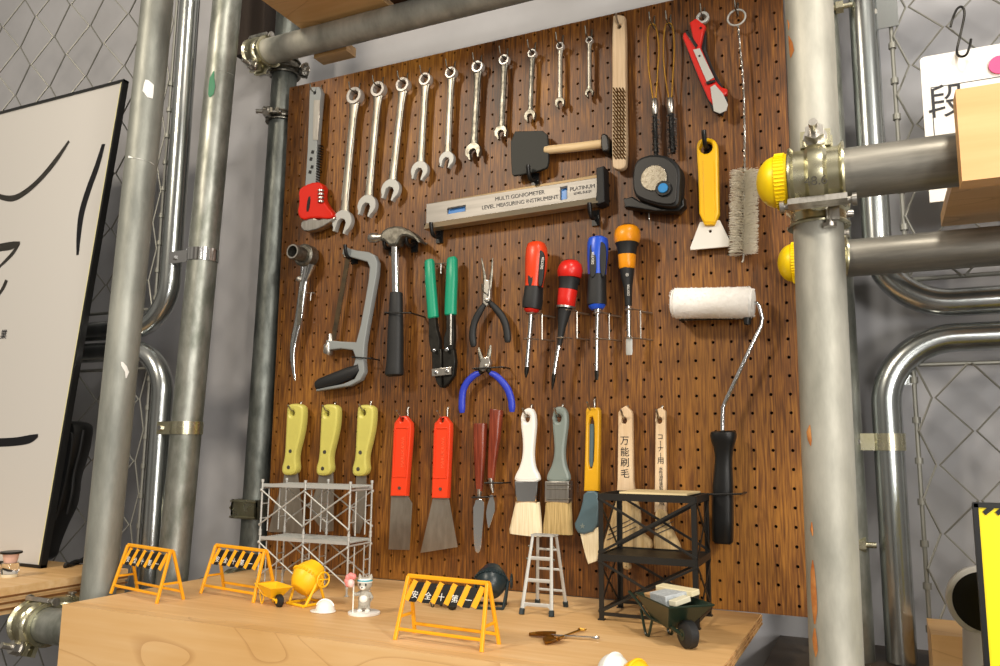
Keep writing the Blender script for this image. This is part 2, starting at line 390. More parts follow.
def pixpipe(u, v, d): q = at(u, v, d); return q.z
UPZ = pixpipe(860, 172, .335); LOZ = pixpipe(900, 254, .03); TOZ = pixpipe(270, 52, .02); SHZ = pixpipe(30, 621, .335)-.002
hp1 = pipe('shelf_pipe', (at(777, 182, .335).x, -.335, UPZ), (.52, -.335, UPZ), pipe_grey, 'horizontal grey pipe with big yellow end cap, clamped across the rusty post', cat='pipe')
hp2 = pipe('shelf_pipe', (at(793, 264, .03).x, -.03, LOZ), (.6, -.03, LOZ), pipe_grey, 'lower horizontal pipe with small yellow end cap, passing behind the rusty post', cat='pipe')
hp3 = pipe('shelf_pipe', (-.962, -.022, TOZ), (.35, -.022, TOZ), galv_dull, 'horizontal pipe running above the pegboard under the top shelf', cat='pipe')
hp4 = pipe('shelf_pipe', (-1.036, -.335, SHZ), (-.1, -.335, SHZ), galv, 'horizontal pipe stub sticking out left from under the miniature shelf', cat='pipe')
hp5 = pipe('shelf_pipe', (-1.0, -.03, SHZ), (-.08, -.03, SHZ), galv, 'rear pipe under the miniature shelf, below the pegboard', cat='pipe')
def endcap(x, y, z, label):
    t = thing('pipe_end_cap', label, 'cap', (x, y, z))
    MB().sweep([(x-.001, y, z), (x+.011, y, z)], [PR+.0022]*2, n=40, cap=True, ref=(0, 0, 1)).build('collar', cap_y, t)
    MB().dome((x, y, z), (-1, 0, 0), PR+.0012, .0195, n=36, k=8).build('dome', cap_y, t)
    rb = MB()
    for k in range(44):
        a = 2*PI*k/44; rb.box((x+.004, y+math.cos(a)*(PR+.0024), z+math.sin(a)*(PR+.0024)), (.009, .0016, .0016), Matrix.Rotation(-a, 3, 'X'))
    rb.build('ridges', cap_y, t, smooth=0)
endcap(at(777, 182, .335).x, -.335, UPZ, 'larger yellow domed cap on the end of the upper shelf pipe')
endcap(at(793, 264, .03).x, -.03, LOZ, 'smaller yellow domed cap on the lower pipe, beside the rusty post')

def coupler(loc, axis, out, label, m=zinc, up=None, w=.046, lettering=None, r=PR):
    """pressed-steel scaffold clamp: saddle band with raised lips round a pipe, hinge plate, eye bolt with nut"""
    loc = Vector(loc); ax = Vector(axis).normalized(); out = Vector(out).normalized(); up = Vector(up) if up else ax.cross(out).normalized()
    t = thing('pipe_clamp', label, 'clamp', loc)
    band = MB(); N = 40
    prof = [(-w/2, r+.0062), (-w/2+.002, r+.0066), (-w/2+.005, r+.0028), (-w*.2, r+.0026), (-w*.13, r+.0064), (0, r+.0072), (w*.13, r+.0064), (w*.2, r+.0026), (w/2-.005, r+.0028), (w/2-.002, r+.0066), (w/2, r+.0062), (w/2-.001, r+.0006), (-w/2+.001, r+.0006)]
    rings = []
    for k in range(N):
        a = 2*PI*k/N; dr = out*math.cos(a)+up*math.sin(a)
        rings.append([band.bm.verts.new(loc+ax*x+dr*q) for x, q in prof])
    for k in range(N):
        A, B = rings[k], rings[(k+1) % N]
        for j in range(len(prof)): band.bm.faces.new((A[j], B[j], B[(j+1) % len(prof)], A[(j+1) % len(prof)]))
    band.build('band', m, t)
    bc = loc+up*(r+.011)+out*.010
    ear = MB(); Rm = Matrix((ax, out, up)).transposed()
    ear.box(bc, (w*.55, .006, .018), Rm); ear.box(bc-out*.012, (w*.6, .006, .018), Rm); ear.build('ear', m, t)
    bo = MB(); bo.sweep([bc-out*.018, bc+out*.030], .0042, n=12, ref=up); bo.build('bolt', steel, t)
    nb = MB(); nb.sweep([bc+out*.006, bc+out*.016], .0095, n=6, ref=up); nb.sweep([bc+out*.003, bc+out*.006], .011, n=20, ref=up); nb.build('nut', steel, t, smooth=20)
    h = MB(); hc = loc-up*(r+.007)+out*.006
    h.sweep([hc-ax*w*.62, hc+ax*w*.62], .0035, n=12, ref=out); h.box(hc+out*.003, (w*1.05, .012, .006), Rm)
    for s_ in (-1, 1): h.sweep([hc+ax*w*s_*.60, hc+ax*w*s_*.68], .0062, n=14, ref=out)
    h.build('hinge', steel, t)
    if lettering:
        q = loc-up*(r*.62)+out*(r*.92+.004); M = Matrix.Translation(q) @ Rm.to_4x4() @ Matrix(((1, 0, 0, 0), (0, 0, 1, 0), (0, 1, 0, 0), (0, 0, 0, 1)))
        zv = (out*.80-up*.6).normalized(); yv = zv.cross(ax).normalized(); q = loc+zv*(r+.0068)
        Mt = Matrix((ax, yv, zv)).transposed().to_4x4(); Mt.translation = q
        MB().text(lettering, Mt, .012, .0008).build('embossed_lettering', steel_dull, t)
    return t
xR = on_line(P4A, P4B, UPZ).x
coupler((xR+.004, -.335, UPZ), (1, 0, 0), (0, -1, .25), 'shiny yellow-zinc scaffold clamp embossed 48.6 crossing the rusty post', lettering='48.6', up=(0, .25, 1), w=.05)
coupler((xR, -.278, UPZ-.012), (0, 0, 1), (1, .2, 0), 'half of the zinc clamp gripping the rusty post just behind the upper shelf pipe')
coupler((.055, -.03, LOZ), (1, 0, 0), (.3, -1, .1), 'zinc clamp joining the lower pipe to the rear post, mostly behind the rusty post', w=.04)
xs_ = on_line(P1A, P1B, SHZ).x
coupler((at(38, 622, .335).x, -.335, SHZ), (1, 0, 0), (-.1, -1, .35), 'yellow-zinc clamp on the pipe stub left of the miniature shelf', w=.044)
coupler((at(60, 608, .29).x, -.285, SHZ+.01), (0, 0, 1), (-1, -.4, 0), 'zinc clamp gripping the left foreground post at shelf height', w=.03)
coupler((at(262, 52, .022).x, -.022, TOZ), (1, 0, 0), (-.2, -1, .1), 'shiny clamp at the left end of the pipe above the pegboard', w=.04)
q = on_line(P3A, P3B, at(268, 122, -.03).z)
coupler(q, (0, 0, 1), (-1, -.5, 0), 'small dark clamp with bolt around the post at the top left corner of the pegboard', m=steel_dull, w=.018)
q = on_line(P3A, P3B, at(283, 70, -.03).z)
coupler(q, (0, 0, 1), (1, -.9, 0), 'clamp on the dark post just below the pipe over the pegboard', m=steel_dull, w=.03)
# zinc bracket on dark left post
q = on_line(P3A, P3B, at(250, 508, -.03).z)
t = thing('pipe_bracket', 'brass-coloured square bracket wrapped round the dark post, low beside the pegboard', 'bracket', q)
bmx = MB(); bmx.box((q.x, q.y-.03, q.z), (.058, .004, .034)); bmx.box((q.x-.027, q.y-.004, q.z), (.004, .056, .034)); bmx.box((q.x+.027, q.y-.012, q.z), (.004, .04, .034)); bmx.build('bracket_body', zinc, t)
MB().sweep([(q.x-.03, q.y-.0335, q.z+.014), (q.x+.03, q.y-.0335, q.z+.014)], .0016, n=8).sweep([(q.x-.03, q.y-.0335, q.z-.014), (q.x+.03, q.y-.0335, q.z-.014)], .0016, n=8).build('rolled_edge', zinc, t)
MB().sweep([(q.x-.05, q.y-.01, q.z), (q.x-.02, q.y-.01, q.z)], .004, n=10, ref=(0, 0, 1)).build('bolt', zinc, t)

# ================================================================ MESH FENCE PANELS
def bend(a, c, b, r, n=10):
    """points from a to b turning at corner c with radius r"""
    a, c, b = Vector(a), Vector(c), Vector(b); u = (a-c).normalized(); w = (b-c).normalized(); ce = c+(u+w)*r
    out = [a]
    for i in range(n+1):
        t_ = PI/2*i/n; out.append(ce-w*r*math.cos(t_)-u*r*math.sin(t_))
    return out+[b]
def fence(label, y, x, zc, sx, sz, xe, ze, tr=.0185, off=.034, ph=0., holes=True):
    """corner at (x, zc); the panel extends sx along X to xe and sz along Z to ze"""
    t = thing('mesh_fence_panel', label, 'fence panel', (x, y, min(zc, ze)))
    R_ = .085
    MB().sweep(bend((x, y, ze), (x, y, zc), (xe, y, zc), R_, 14), tr, n=24, ref=(0, 1, 0), cap=True).build('tube_frame', tube_m, t)
    ix, iz = x+sx*off, zc+sz*off
    rod = MB(); rod.sweep([(ix, y, ze), (ix, y, iz-sz*.004)], .003, n=8); rod.sweep([(ix-sx*.004, y, iz), (xe, y, iz)], .003, n=8)
    for k in range(9):
        z_ = iz+sz*(.02+.052*k)
        if (ze-z_)*sz > 0: rod.sweep([(ix, y, z_-.004), (ix, y, z_+.004)], .0052, n=10)
    rod.build('inner_rod', wire_m, t)
    # welded tab
    MB().box((x+sx*off*.5+sx*.006, y, iz+sz*.02), (off*.6, .003, .012)).build('weld_tab', tube_m, t)
    net = MB(); P_ = .086 if sx > 0 else .112; nn = int(abs(xe-ix)/(P_/2))+2
    for k in range(nn+1):       # interlocked zig-zag wires, each running vertically
        xa = ix+sx*(k*P_/2); pts = []; z_ = iz; j = 0
        while (ze-z_)*sz > 0:
            o = (j+k) % 2
            xx = xa+sx*(P_/4 if o else -P_/4)
            if (xx-ix)*sx < 0: xx = ix
            pts += [(xx-sx*.002*(1 if o else -1), y+(.004 if j % 2 else -.004), z_)]
            z_ += sz*P_/2; j += 1
        if len(pts) > 1: net.sweep(pts, .0016, n=6)
    net.build('chain_link_mesh', wire_m, t)
    return t
yR = .035; xT = at(891, 480, -yR).x
z_lo = at(985, 333, -yR).z; z_up = at(985, 302, -yR).z
fence('right lower chain-link fence panel with rounded tube corner, below the horizontal pipes', yR, xT, z_lo-.004, 1, -1, .62, -.338)
fence('right upper chain-link fence panel, its tube frame curving behind the lower horizontal pipe', yR, xT, z_up+.002, 1, 1, .62, 1.0)
yL = -.10; xL = at(158, 480, .10).x-.004
zl = at(90, 351, .10).z; zu = at(90, 334, .10).z
fence('left lower chain-link fence panel with rounded tube corner, between the two left posts', yL, xL, zl-.004, -1, -1, -1.75, -.6)
fence('left upper chain-link fence panel behind the big white poster', yL, xL, zu+.004, -1, 1, -1.75, 1.0)
def strap(x0, x1, y, z, r, label, m=zinc):
    t = thing('pipe_strap', label, 'strap', (x1, y, z))
    MB().sweep([(x1, y, z-.011), (x1, y, z+.011)], r+.0018, n=32).build('loop', m, t)
    MB().box(((x0+x1)/2, y-r*.55, z), (abs(x1-x0), .0025, .022)).build('plate', m, t)
    xb = x0*.7+x1*.3
    MB().sweep([(xb, y-r*.55-.001, z), (xb, y-r*.55-.005, z)], .005, n=6, ref=(0, 0, 1)).build('bolt_head', chrome, t, smooth=20)
strap(.062, xT, yR, at(880, 442, -yR).z, .0185, 'brass-coloured strap holding the right fence tube to the rear post')
for v, lab, m in ((258, 'upper silver strap around the green-smeared post and left fence tube', chrome), (428, 'lower brass-coloured strap around the green-smeared post and left fence tube', zinc)):
    zz = at(190, v, .10).z; q = on_line(P2A, P2B, zz)
    strap(xL, q.x, q.y, zz, .026, lab, m)
# plate on the upper right fence
q = at(881, 12, -.03)
t = thing('corner_plate', 'small galvanised plate beside the upper right fence tube', 'plate', q)
MB().box(q, (.042, .003, .05)).build('plate_body', tube_m, t); MB().sweep([(q.x-.01, q.y-.002, q.z), (q.x-.01, q.y-.006, q.z)], .005, n=12, ref=(0, 0, 1)).build('rivet', steel, t)
# long bolts seen between rusty post and right fence tube
for v, lab in ((545, 'zinc bolt sticking out beside the rusty post, low'), (6, 'zinc bolt sticking out beside the rusty post at the top edge')):
    q = at(868, v, -.02) if v > 100 else at(845, v, -.02)
    t = thing('clamp_bolt', lab, 'bolt', q)
    MB().sweep([q+Vector((-.035, 0, 0)), q+Vector((.01, 0, 0))], .004, n=12, ref=(0, 0, 1)).build('shank', zinc, t)
    MB().sweep([q+Vector((-.012, 0, 0)), q+Vector((-.002, 0, 0))], .0095, n=6, ref=(0, 0, 1)).build('nut', zinc, t, smooth=20)
    MB().box(q+Vector((-.026, 0, 0)), (.006, .03, .045)).build('clamp_flap', zinc, t)

# ================================================================ SHELVES
SZ = -.288
sh = thing('display_shelf', 'plywood shelf box under the pegboard carrying the miniatures', 'shelf', (-.47, -.19, SZ-.1))
X0, X1 = -.896, -.047
MB().box(((X0+X1)/2, -.182, SZ-.007), (X1-X0, .3585, .014)).build('top_board', ply, sh, smooth=0)
MB().box(((X0+X1)/2, -.3713, SZ-.11), (X1-X0, .020, .2197)).build('front_board', ply_f, sh, smooth=0)
eb = MB()
for k in range(3): eb.box((X1+.0006, -.182, SZ-.0025-.0045*k), (.0012, .358, .0018))
eb.build('ply_layers', ply_e, sh, smooth=0)
us = thing('upper_right_shelf', 'wooden shelf box resting on the yellow-capped pipes at the right edge', 'shelf', (.4, -.2, UPZ+PR))
xa = at(955, 95, .385).x; zt = at(955, 92, .385).z; zb = at(953, 184, .385).z
MB().box((xa+.25, -.378, (zt+zb)/2), (.5, .024, zt-zb)).build('front_board', mat('pine_face', '#dfb27c', .5, 0, col2='#d3a36c', scale=14, stretch=(.3, 1, 3)), us, smooth=0)
MB().box((xa+.262, -.181, UPZ+PR+.008), (.5, .366, .016)).build('shelf_board', ply_f, us, smooth=0)
MB().box((xa+.02, -.36, (zt+UPZ+PR)/2+.008), (.02, .012, zt-UPZ-PR-.02)).build('corner_block', ply_e, us, smooth=0)
ts = thing('top_shelf', 'wooden shelf board overhead, resting on the pipe above the pegboard', 'shelf', (-.6, -.2, TOZ+PR))
e0 = onz(300, 28, TOZ+PR).x; e1 = onz(388, 5, TOZ+PR).x
MB().box(((e0+e1)/2, -.20, TOZ+PR+.01), (e1-e0, .39, .02)).build('shelf_board', ply_f, ts, smooth=0)
t = single(MB().box((e1+.37, -.2, TOZ+PR+.011), (.72, .38, .02)), 'dark_plank', mat('dark_plank', '#4d2c16', .6, var=.3), 'dark brown plank overhead next to the wooden top shelf', 'plank')  # plank's unseen length added to shade the upper board from the overhead lamp
q = at(333, 52, -.012)
single(MB().box((q.x, q.y+.006, q.z), (.075, .03, .018)), 'wood_block', ply_f, 'small wooden block tucked under the pipe above the pegboard', 'block', smooth=0)
q0 = at(254, 20, -.06)
single(MB().box((q0.x-.01, .085, q0.z+.03), (.075, .05, .20)), 'dark_box', mat('dark_brown', '#2c2119', .7), 'dark brown box behind the clamp at the top left', 'panel', smooth=0)  # plain dark brown box between the post and the clamp
ls = thing('left_shelf', 'layered plywood shelf at the lower left that the poster stands on', 'shelf', (-1.3, -.2, -.32))
lx = onz(3, 588, -.284).x
MB().box((lx-.3, -.255, -.2925), (.6, .235, .017)).build('top_board', ply, ls, smooth=0)
fb = MB(); fb.box((lx-.3, -.255, -.312), (.596, .23, .0215)); fb.build('plywood_body', ply_f, ls, smooth=0)
lay = MB()
for k in range(3): lay.box((lx+.0005, -.255, -.297-.009*k), (.0012, .235, .0028))
lay.build('ply_layers', mat('dark_ply_layer', '#7c5026', .7), ls, smooth=0)

# ================================================================ PEG HOOKS
HOOK_ME = {}
def hook_mesh(kind):
    if kind in HOOK_ME: return HOOK_ME[kind]
    mb = MB()
    if kind == 'long':       # leg up the board, arm straight out, tip turned up
        p = [(0, .006, .022), (0, -.0022, .021), (0, -.0028, .002), (0, -.006, -.001), (0, -.028, -.0012), (0, -.032, .001), (0, -.036, .011)]; r = .0011
    elif kind == 'pin':
        p = [(0, .006, .019), (0, -.0022, .018), (0, -.003, .002), (0, -.006, 0), (0, -.018, .0005), (0, -.027, .004), (0, -.037, .012)]; r = .0015
    elif kind == 'black_fork':   # fat black moulded arm curving out and up
        p = [(0, .004, .0), (0, -.004, -.004), (0, -.016, -.010), (0, -.026, -.008), (0, -.031, .004), (0, -.032, .010)]; r = .0034
    me_ = sm(p, 4)
    mb.sweep(me_, r, n=8, ref=(1, 0, 0))
    if kind == 'black_fork': mb.box((0, -.002, -.006), (.012, .004, .024))
    me = bpy.data.meshes.new('peg_hook'); mb.bm.to_mesh(me); mb.bm.free(); me.shade_smooth(); me.set_sharp_from_angle(angle=.8)
    me.materials.append({'long': steel_dull, 'pin': steel, 'black_fork': black_p}[kind]); HOOK_ME[kind] = me; return me
def hook(kind, X, Z, label):
    o = bpy.data.objects.new('peg_hook', hook_mesh(kind)); COL.objects.link(o); o.location = (X, 0, Z)
    o['label'] = label; o['category'] = 'hook'; o['group'] = 'peg hooks on the pegboard'; return o
def hang(kind, u, v, d, label, dz=0): q = at(u, v, d); return hook(kind, q.x, q.z+dz, label)
def tpin(u, v, label, w=.022, s=.016):
    """small wire T stand-off: cross wire and short stem"""
    q = at(u, v, .012); mb = MB(); mb.sweep([(q.x-w/2, -.012, q.z), (q.x+w/2, -.012, q.z)], .001, n=6); mb.sweep([(q.x, -.012, q.z), (q.x, -.012, q.z-s)], .001, n=6); mb.sweep([(q.x, -.012, q.z), (q.x, .003, q.z)], .0012, n=6)
    o = single(mb, 'peg_hook', steel, label, 'hook', 'peg hooks on the pegboard'); return o
def band_hook(u0, v0, u1, v1, d, label):
    """black wire keeper: two pegs joined by a bar across the front of the tool"""
    a, b = at(u0, v0, d), at(u1, v1, d); mb = MB()
    mb.sweep([(a.x, .004, a.z), (a.x, -d, a.z), (b.x, -d, b.z), (b.x, .004, b.z)], .0013, n=8)
    return single(mb, 'peg_hook', black_p, label, 'hook', 'peg hooks on the pegboard')

# ================================================================ COMBINATION WRENCHES
ring_m = mat('bright_forged_steel', '#cfccc6', .3, .6)
shank_m = mat('satin_steel', '#a8a398', .36, .9, col2='#8a857a', scale=90, stretch=(1, 1, .2))
WL = ['longest and leftmost combination spanner', 'second combination spanner from the left', 'third combination spanner from the left', 'fourth combination spanner from the left',
      'fifth combination spanner from the left in the row', 'grey-jawed sixth combination spanner from the left', 'seventh combination spanner from the left, just left of the black scraper',
      'eighth combination spanner from the left, above the black scraper', 'second shortest combination spanner, ninth in the row', 'shortest and rightmost combination spanner, beside the wooden brush']
WR = [(355.5, 96.5, 343.5, 222, 14.2, 19, 8.5), (379, 90, 368, 206, 13.2, 18, 8), (403.7, 85.5, 391.5, 190, 12.6, 18, 8), (426, 80, 420.5, 171, 11.4, 16.5, 7.6), (451.6, 73.5, 447.5, 160, 10.6, 14.5, 7),
      (478.3, 67.5, 473.5, 151.5, 11, 15, 7.2), (504.7, 60.6, 501.4, 132.5, 9.8, 12.4, 6.4), (532.6, 54.2, 530.3, 116, 8.4, 11.2, 5.2), (560.5, 46.8, 560.2, 103, 7.4, 9.6, 5), (589.6, 40.7, 589.6, 93, 6.8, 8.6, 4.6)]
for i, (ru, rv, ju, jv, rw, jw, sw_) in enumerate(WR):
    d = .014; R_ = at(ru, rv, d); J = at(ju, jv, d); n = V2((1, 0))
    hscale = (at(ru+1, rv, d)-at(ru, rv, d)).length; jscale = (at(ju+1, jv, d)-at(ju, jv, d)).length
    ro = rw/2*hscale; jr = jw/2*jscale; dr = (J-R_).normalized(); si = Vector((-dr.z, 0, dr.x)); shw = sw_/2*hscale*.92
    t = thing('combination_spanner', WL[i]+' hanging on the pegboard', 'wrench', (R_.x, -d, R_.z), 'combination spanners in the top row')
    mt = steel_dull if i in (5, 6, 7) else shank_m
    th = .0055+.003*(1-i/9)
    MB().plate([circ((R_.x, R_.z), ro, 28), circ((R_.x, R_.z), ro*.62, 12)], d, th*1.5, .0008).build('box_end', ring_m, t)
    a = R_+dr*ro*.85; b = J-dr*jr*.7; L_ = (b-a).length
    P = [a+(b-a)*k for k in (0, .07, .15, .5, .9, .97, 1)]; W_ = [shw*x for x in (1.25, 1.0, .9, .88, .95, 1.15, 1.4)]
    MB().sweep(P, W_, [th*.5]*7, n=16, p=3).build('shank', mt, t)
    grv = MB(); 
    # sunken panel outline, drawn as two thin raised ribs
    for s_ in (-1, 1): grv.sweep([a+(b-a)*.14+si*s_*shw*.62-n*0+Vector((0, -th*.47, 0)), a+(b-a)*.88+si*s_*shw*.62+Vector((0, -th*.47, 0))], .0005, n=6)
    grv.build('raised_rib', mt, t)
    ang = math.radians(-14 if i in (0, 1, 2, 3, 4) else 14); od = dr*math.cos(ang)+si*math.sin(ang); os_ = Vector((-od.z, 0, od.x))
    out = []
    for k in range(23):
        q_ = math.radians(-135+270*k/22)   # measured from the back of the head
        out.append(J-od*jr*math.cos(q_)+os_*jr*math.sin(q_))
    out += [J+od*jr*1.0+os_*jr*.66, J+od*jr*.98+os_*jr*.44, J+od*jr*.05+os_*jr*.44, J-od*jr*.22+os_*jr*.2, J-od*jr*.22-os_*jr*.2, J+od*jr*.05-os_*jr*.44, J+od*jr*.98-os_*jr*.44, J+od*jr*1.0-os_*jr*.66]
    jm = {0: alu, 1: alu, 2: alu, 3: alu, 4: alu}.get(i, steel_dull)
    MB().plate([[(q_.x, q_.z) for q_ in out]], d, th*1.25, .0007).build('open_jaw', jm, t)
    hook('long', R_.x, R_.z+ro*.5, 'long wire peg hook holding the '+WL[i].split(',')[0])

# ================================================================ TRAPEZOID-JAW ADJUSTABLE WRENCH
d = .016; q = at(316, 140, d)
t = thing('adjustable_wrench', 'adjustable wrench with grey shank and bright red head, far left of the top row', 'wrench', (q.x, -d, q.z))
MB().plate([px([(311.5, 92), (313.5, 88), (321, 88), (323, 93), (319, 140), (317.5, 186), (307, 188), (309.5, 150)], d), circ(px([(316.5, 94)], d)[0], .003, 12)], d, .012, .0015).build('shank', grey_paint, t)
MB().plate([px([(313.8, 100), (320, 100), (318, 140), (313, 140)], d+.0066)], d+.0066, .0008, .0002).build('stamped_panel', steel, t)
rk = MB()
for k in range(15):
    u, v = 321-.28*k, 146+2.6*k; c_ = at(u, v, d); rk.box(c_, (.0045, .010, .0018), Matrix.Rotation(.3, 3, 'Y'))
rk.build('rack_teeth', dark_m, t)
bb = MB()
for (u, v) in ((312.6, 152), (311, 159), (312, 167), (310, 172)): c_ = at(u, v, d+.0065); bb.box(c_, (.0055, .001, .006), Matrix.Rotation(.25, 3, 'Y'))
bb.build('size_marks', black_p, t, smooth=0)
MB().plate([chaikin(px([(302, 192), (308, 187), (320, 183), (327, 186), (325, 198), (330, 207), (338, 216), (334, 221), (318, 219), (305, 222), (301, 214), (303, 204)], d), 1)], d+.002, .019, .003).build('red_head', red_enamel, t)
MB().plate([chaikin(px([(318, 211), (312, 220), (304, 222), (303, 229), (308, 233), (322, 230), (338, 220), (336, 217), (316, 222)], d), 1)], d, .016, .002).build('lower_jaw', steel, t)
wg = MB()
for k in range(4): c_ = at(321, 191+3.6*k, d+.012); wg.sweep([c_-Vector((.0, 0, .0016)), c_+Vector((0, 0, .0016))], .0058, n=16)
wg.build('worm_screw', steel, t)
MB().plate([chaikin(px([(308, 197), (311, 196), (309, 211), (306, 212)], d+.012), 1)], d+.012, .001, .0003).build('slot', black_p, t)
hook('long', at(316.5, 94, d).x, at(316.5, 94, d).z+.002, 'wire peg hook holding the red-headed adjustable wrench')

# ================================================================ BLACK SPADE SCRAPER
d = .018; q = at(545, 155, d)
t = thing('spade_scraper', 'black square-bladed scraper lying sideways with a pale wooden handle', 'scraper', (q.x, -d, q.z))
MB().plate([chaikin(px([(511, 132), (530, 131.5), (547.5, 131), (549, 148), (549, 166), (545, 170), (514.5, 177), (512, 174)], d), 1)], d, .006, .001).build('blade', mat('black_blade', '#2c2d2a', .55, .3), t)
psw(MB(), [(545, 150, 7), (550, 149.8, 8.6), (575, 147.3, 8.8), (604, 143.6, 9)], d, n=20).build('handle', pale_wood_x, t)
q = at(607, 145, .02)
t = thing('peg_clip', 'black clip gripping the end of the scraper handle', 'clip', (q.x, 0, q.z))
MB().plate([chaikin(px([(602.5, 137), (606, 135), (610, 138), (611, 150), (608, 154), (603, 153)], .018), 1)], .014, .028, .002).build('jaw', black_p, t)
hang('black_fork', 532, 172, .016, 'black hook under the spade scraper blade', -.004)


# ================================================================ LEVEL RULER
d = .022; A_, B_2, C_, D_ = [at(*p_, d) for p_ in ((426.5, 204), (599, 177.5), (599, 204), (426, 230))]
t = thing('angle_ruler', 'long silver measuring ruler with level windows and printed lettering', 'ruler', ((A_+C_)/2))
def rq(x, y, dd=d):   # x 0..1 along, y 0..1 down
    a = A_.lerp(B_2, x); b = D_.lerp(C_, x); r_ = a.lerp(b, y); return (r_.x, r_.z)
MB().plate([[rq(0, 0), rq(1, 0), rq(1, .80), rq(0, .78)], [rq(.135, .30), rq(.245, .28), rq(.245, .50), rq(.135, .52)], [rq(.795, .16), rq(.83, .155), rq(.83, .62), rq(.795, .63)]], d-.006, .014, .001).build('body', mat('ruler_face', '#908d88', .38, .5, col2='#807d78', scale=90, stretch=(.05, 1, 1)), t)
def lip(x, y, dy): r_ = rq(x, y); return Vector((r_[0], -d+dy, r_[1]))
lp = MB(); v_ = [lp.bm.verts.new(p_) for p_ in (lip(0, .76, -.001), lip(1, .74, -.001), lip(1, 1.0, -.007), lip(0, 1.0, -.007), lip(0, .76, .013), lip(1, .74, .013), lip(1, 1, .013), lip(0, 1, .013))]
for f in ((0, 1, 2, 3), (7, 6, 5, 4), (0, 4, 5, 1), (1, 5, 6, 2), (2, 6, 7, 3), (3, 7, 4, 0)): lp.bm.faces.new([v_[i] for i in f])
lp.build('bevelled_scale', mat('ruler_edge_lit', '#d8ccb0', .28, .8), t, smooth=0)  # lip colour lightened in place of light caught by the bevel
MB().plate([[rq(.003, -.12), rq(1.0, -.25), rq(1, .5), rq(.003, .5)]], .006, .008, .001).build('back_strip', mat('ruler_strip', '#7d6a4c', .4, .5), t)  # brownish strip standing above the ruler face
lb = mat('level_window', '#4f86c8', .2)
MB().plate([[rq(.135, .30), rq(.245, .28), rq(.245, .50), rq(.135, .52)]], d-.004, .003, .0003).build('level_window', lb, t, smooth=0)
MB().plate([[rq(.795, .16), rq(.83, .155), rq(.83, .62), rq(.795, .63)]], d-.004, .003, .0003).build('level_window', lb, t, smooth=0)
MB().plate([[rq(.14, .29), rq(.243, .27), rq(.243, .33), rq(.14, .35)]], d+.0012, .0008, .0002).plate([[rq(.796, .15), rq(.829, .145), rq(.829, .22), rq(.796, .23)]], d+.0012, .0008, .0002).build('window_top_strip', ink, t, smooth=0)  # dark strip along the top of each level window
MB().plate([[rq(.99, -.35), rq(1.03, -.38), rq(1.035, .98), rq(1.0, 1.05), rq(.985, 1.0), rq(.992, .5)]], d-.008, .026, .002).build('end_cap', black_r, t)
ax_ = (B_2-A_).normalized(); ay_ = Vector((0, -1, 0)).cross(ax_); 
if ay_.z < 0: ay_ = -ay_
def rtext(body, x, y, size, m, sp=1.): 
    p_ = rq(x, y); M = Matrix((ax_, ay_, Vector((0, -1, 0)))).transposed().to_4x4(); M.translation = (p_[0], -d-.0014, p_[1]); MB().text(body, M, size, .0002, spacing=sp).build('lettering', m, t, smooth=0)
rtext('MULTI GONIOMETER', .565, .24, .0090, ink)
rtext('LEVEL MEASURING INSTRUMENT', .565, .50, .0090, ink)
rtext('PLATINUM', .913, .30, .0085, ink, 1.0); rtext('LEVEL RULER', .915, .48, .005, ink)
rtext('0     1     2     3     4     5     6     7     8     9     10     11     12     13     14     15', .44, .86, .0055, ink_grey)
tk = MB()
for k in range(76):
    p_ = rq(.06+.0115*k, .79); tk.box((p_[0], -d-.0016, p_[1]-.001), (.0003, .0006, .003))
tk.build('graduations', ink_grey, t, smooth=0)
hang('black_fork', 434.5, 229, .02, 'black hook carrying the left end of the silver ruler', -.002)
hang('black_fork', 592, 210, .02, 'black hook carrying the right end of the silver ruler', -.002)

# ================================================================ WOODEN WIRE BRUSH
d = .014; q = at(620, 90, d)
t = thing('wire_brush', 'long flat wooden brush with rows of slanted bronze bristles', 'brush', (q.x, -d, q.z))
MB().plate([chaikin(px([(613.2, 19), (616, 16.5), (623.5, 16.5), (626.5, 19), (627, 100), (628, 165), (624, 170.5), (616, 170.5), (612.8, 166), (613.2, 100)], d), 1), circ(px([(620, 28.5)], d)[0], .0032, 12)], d, .013, .0025).build('wooden_back', pale_wood, t)
br = MB()
for r_ in range(18):
    for c_ in range(4):
        q0 = at(616.4+3.0*c_, 93+3.9*r_, d+.006); br.sweep([q0, q0+Vector((-.0025, -.008, .0055))], [.0009, .0013], n=5)
br.build('bristles', mat('bronze_bristle', '#6b4a1c', .5, .4), t)
hang('pin', 620, 27.5, d, 'wire peg hook through the top of the flat wooden brush')

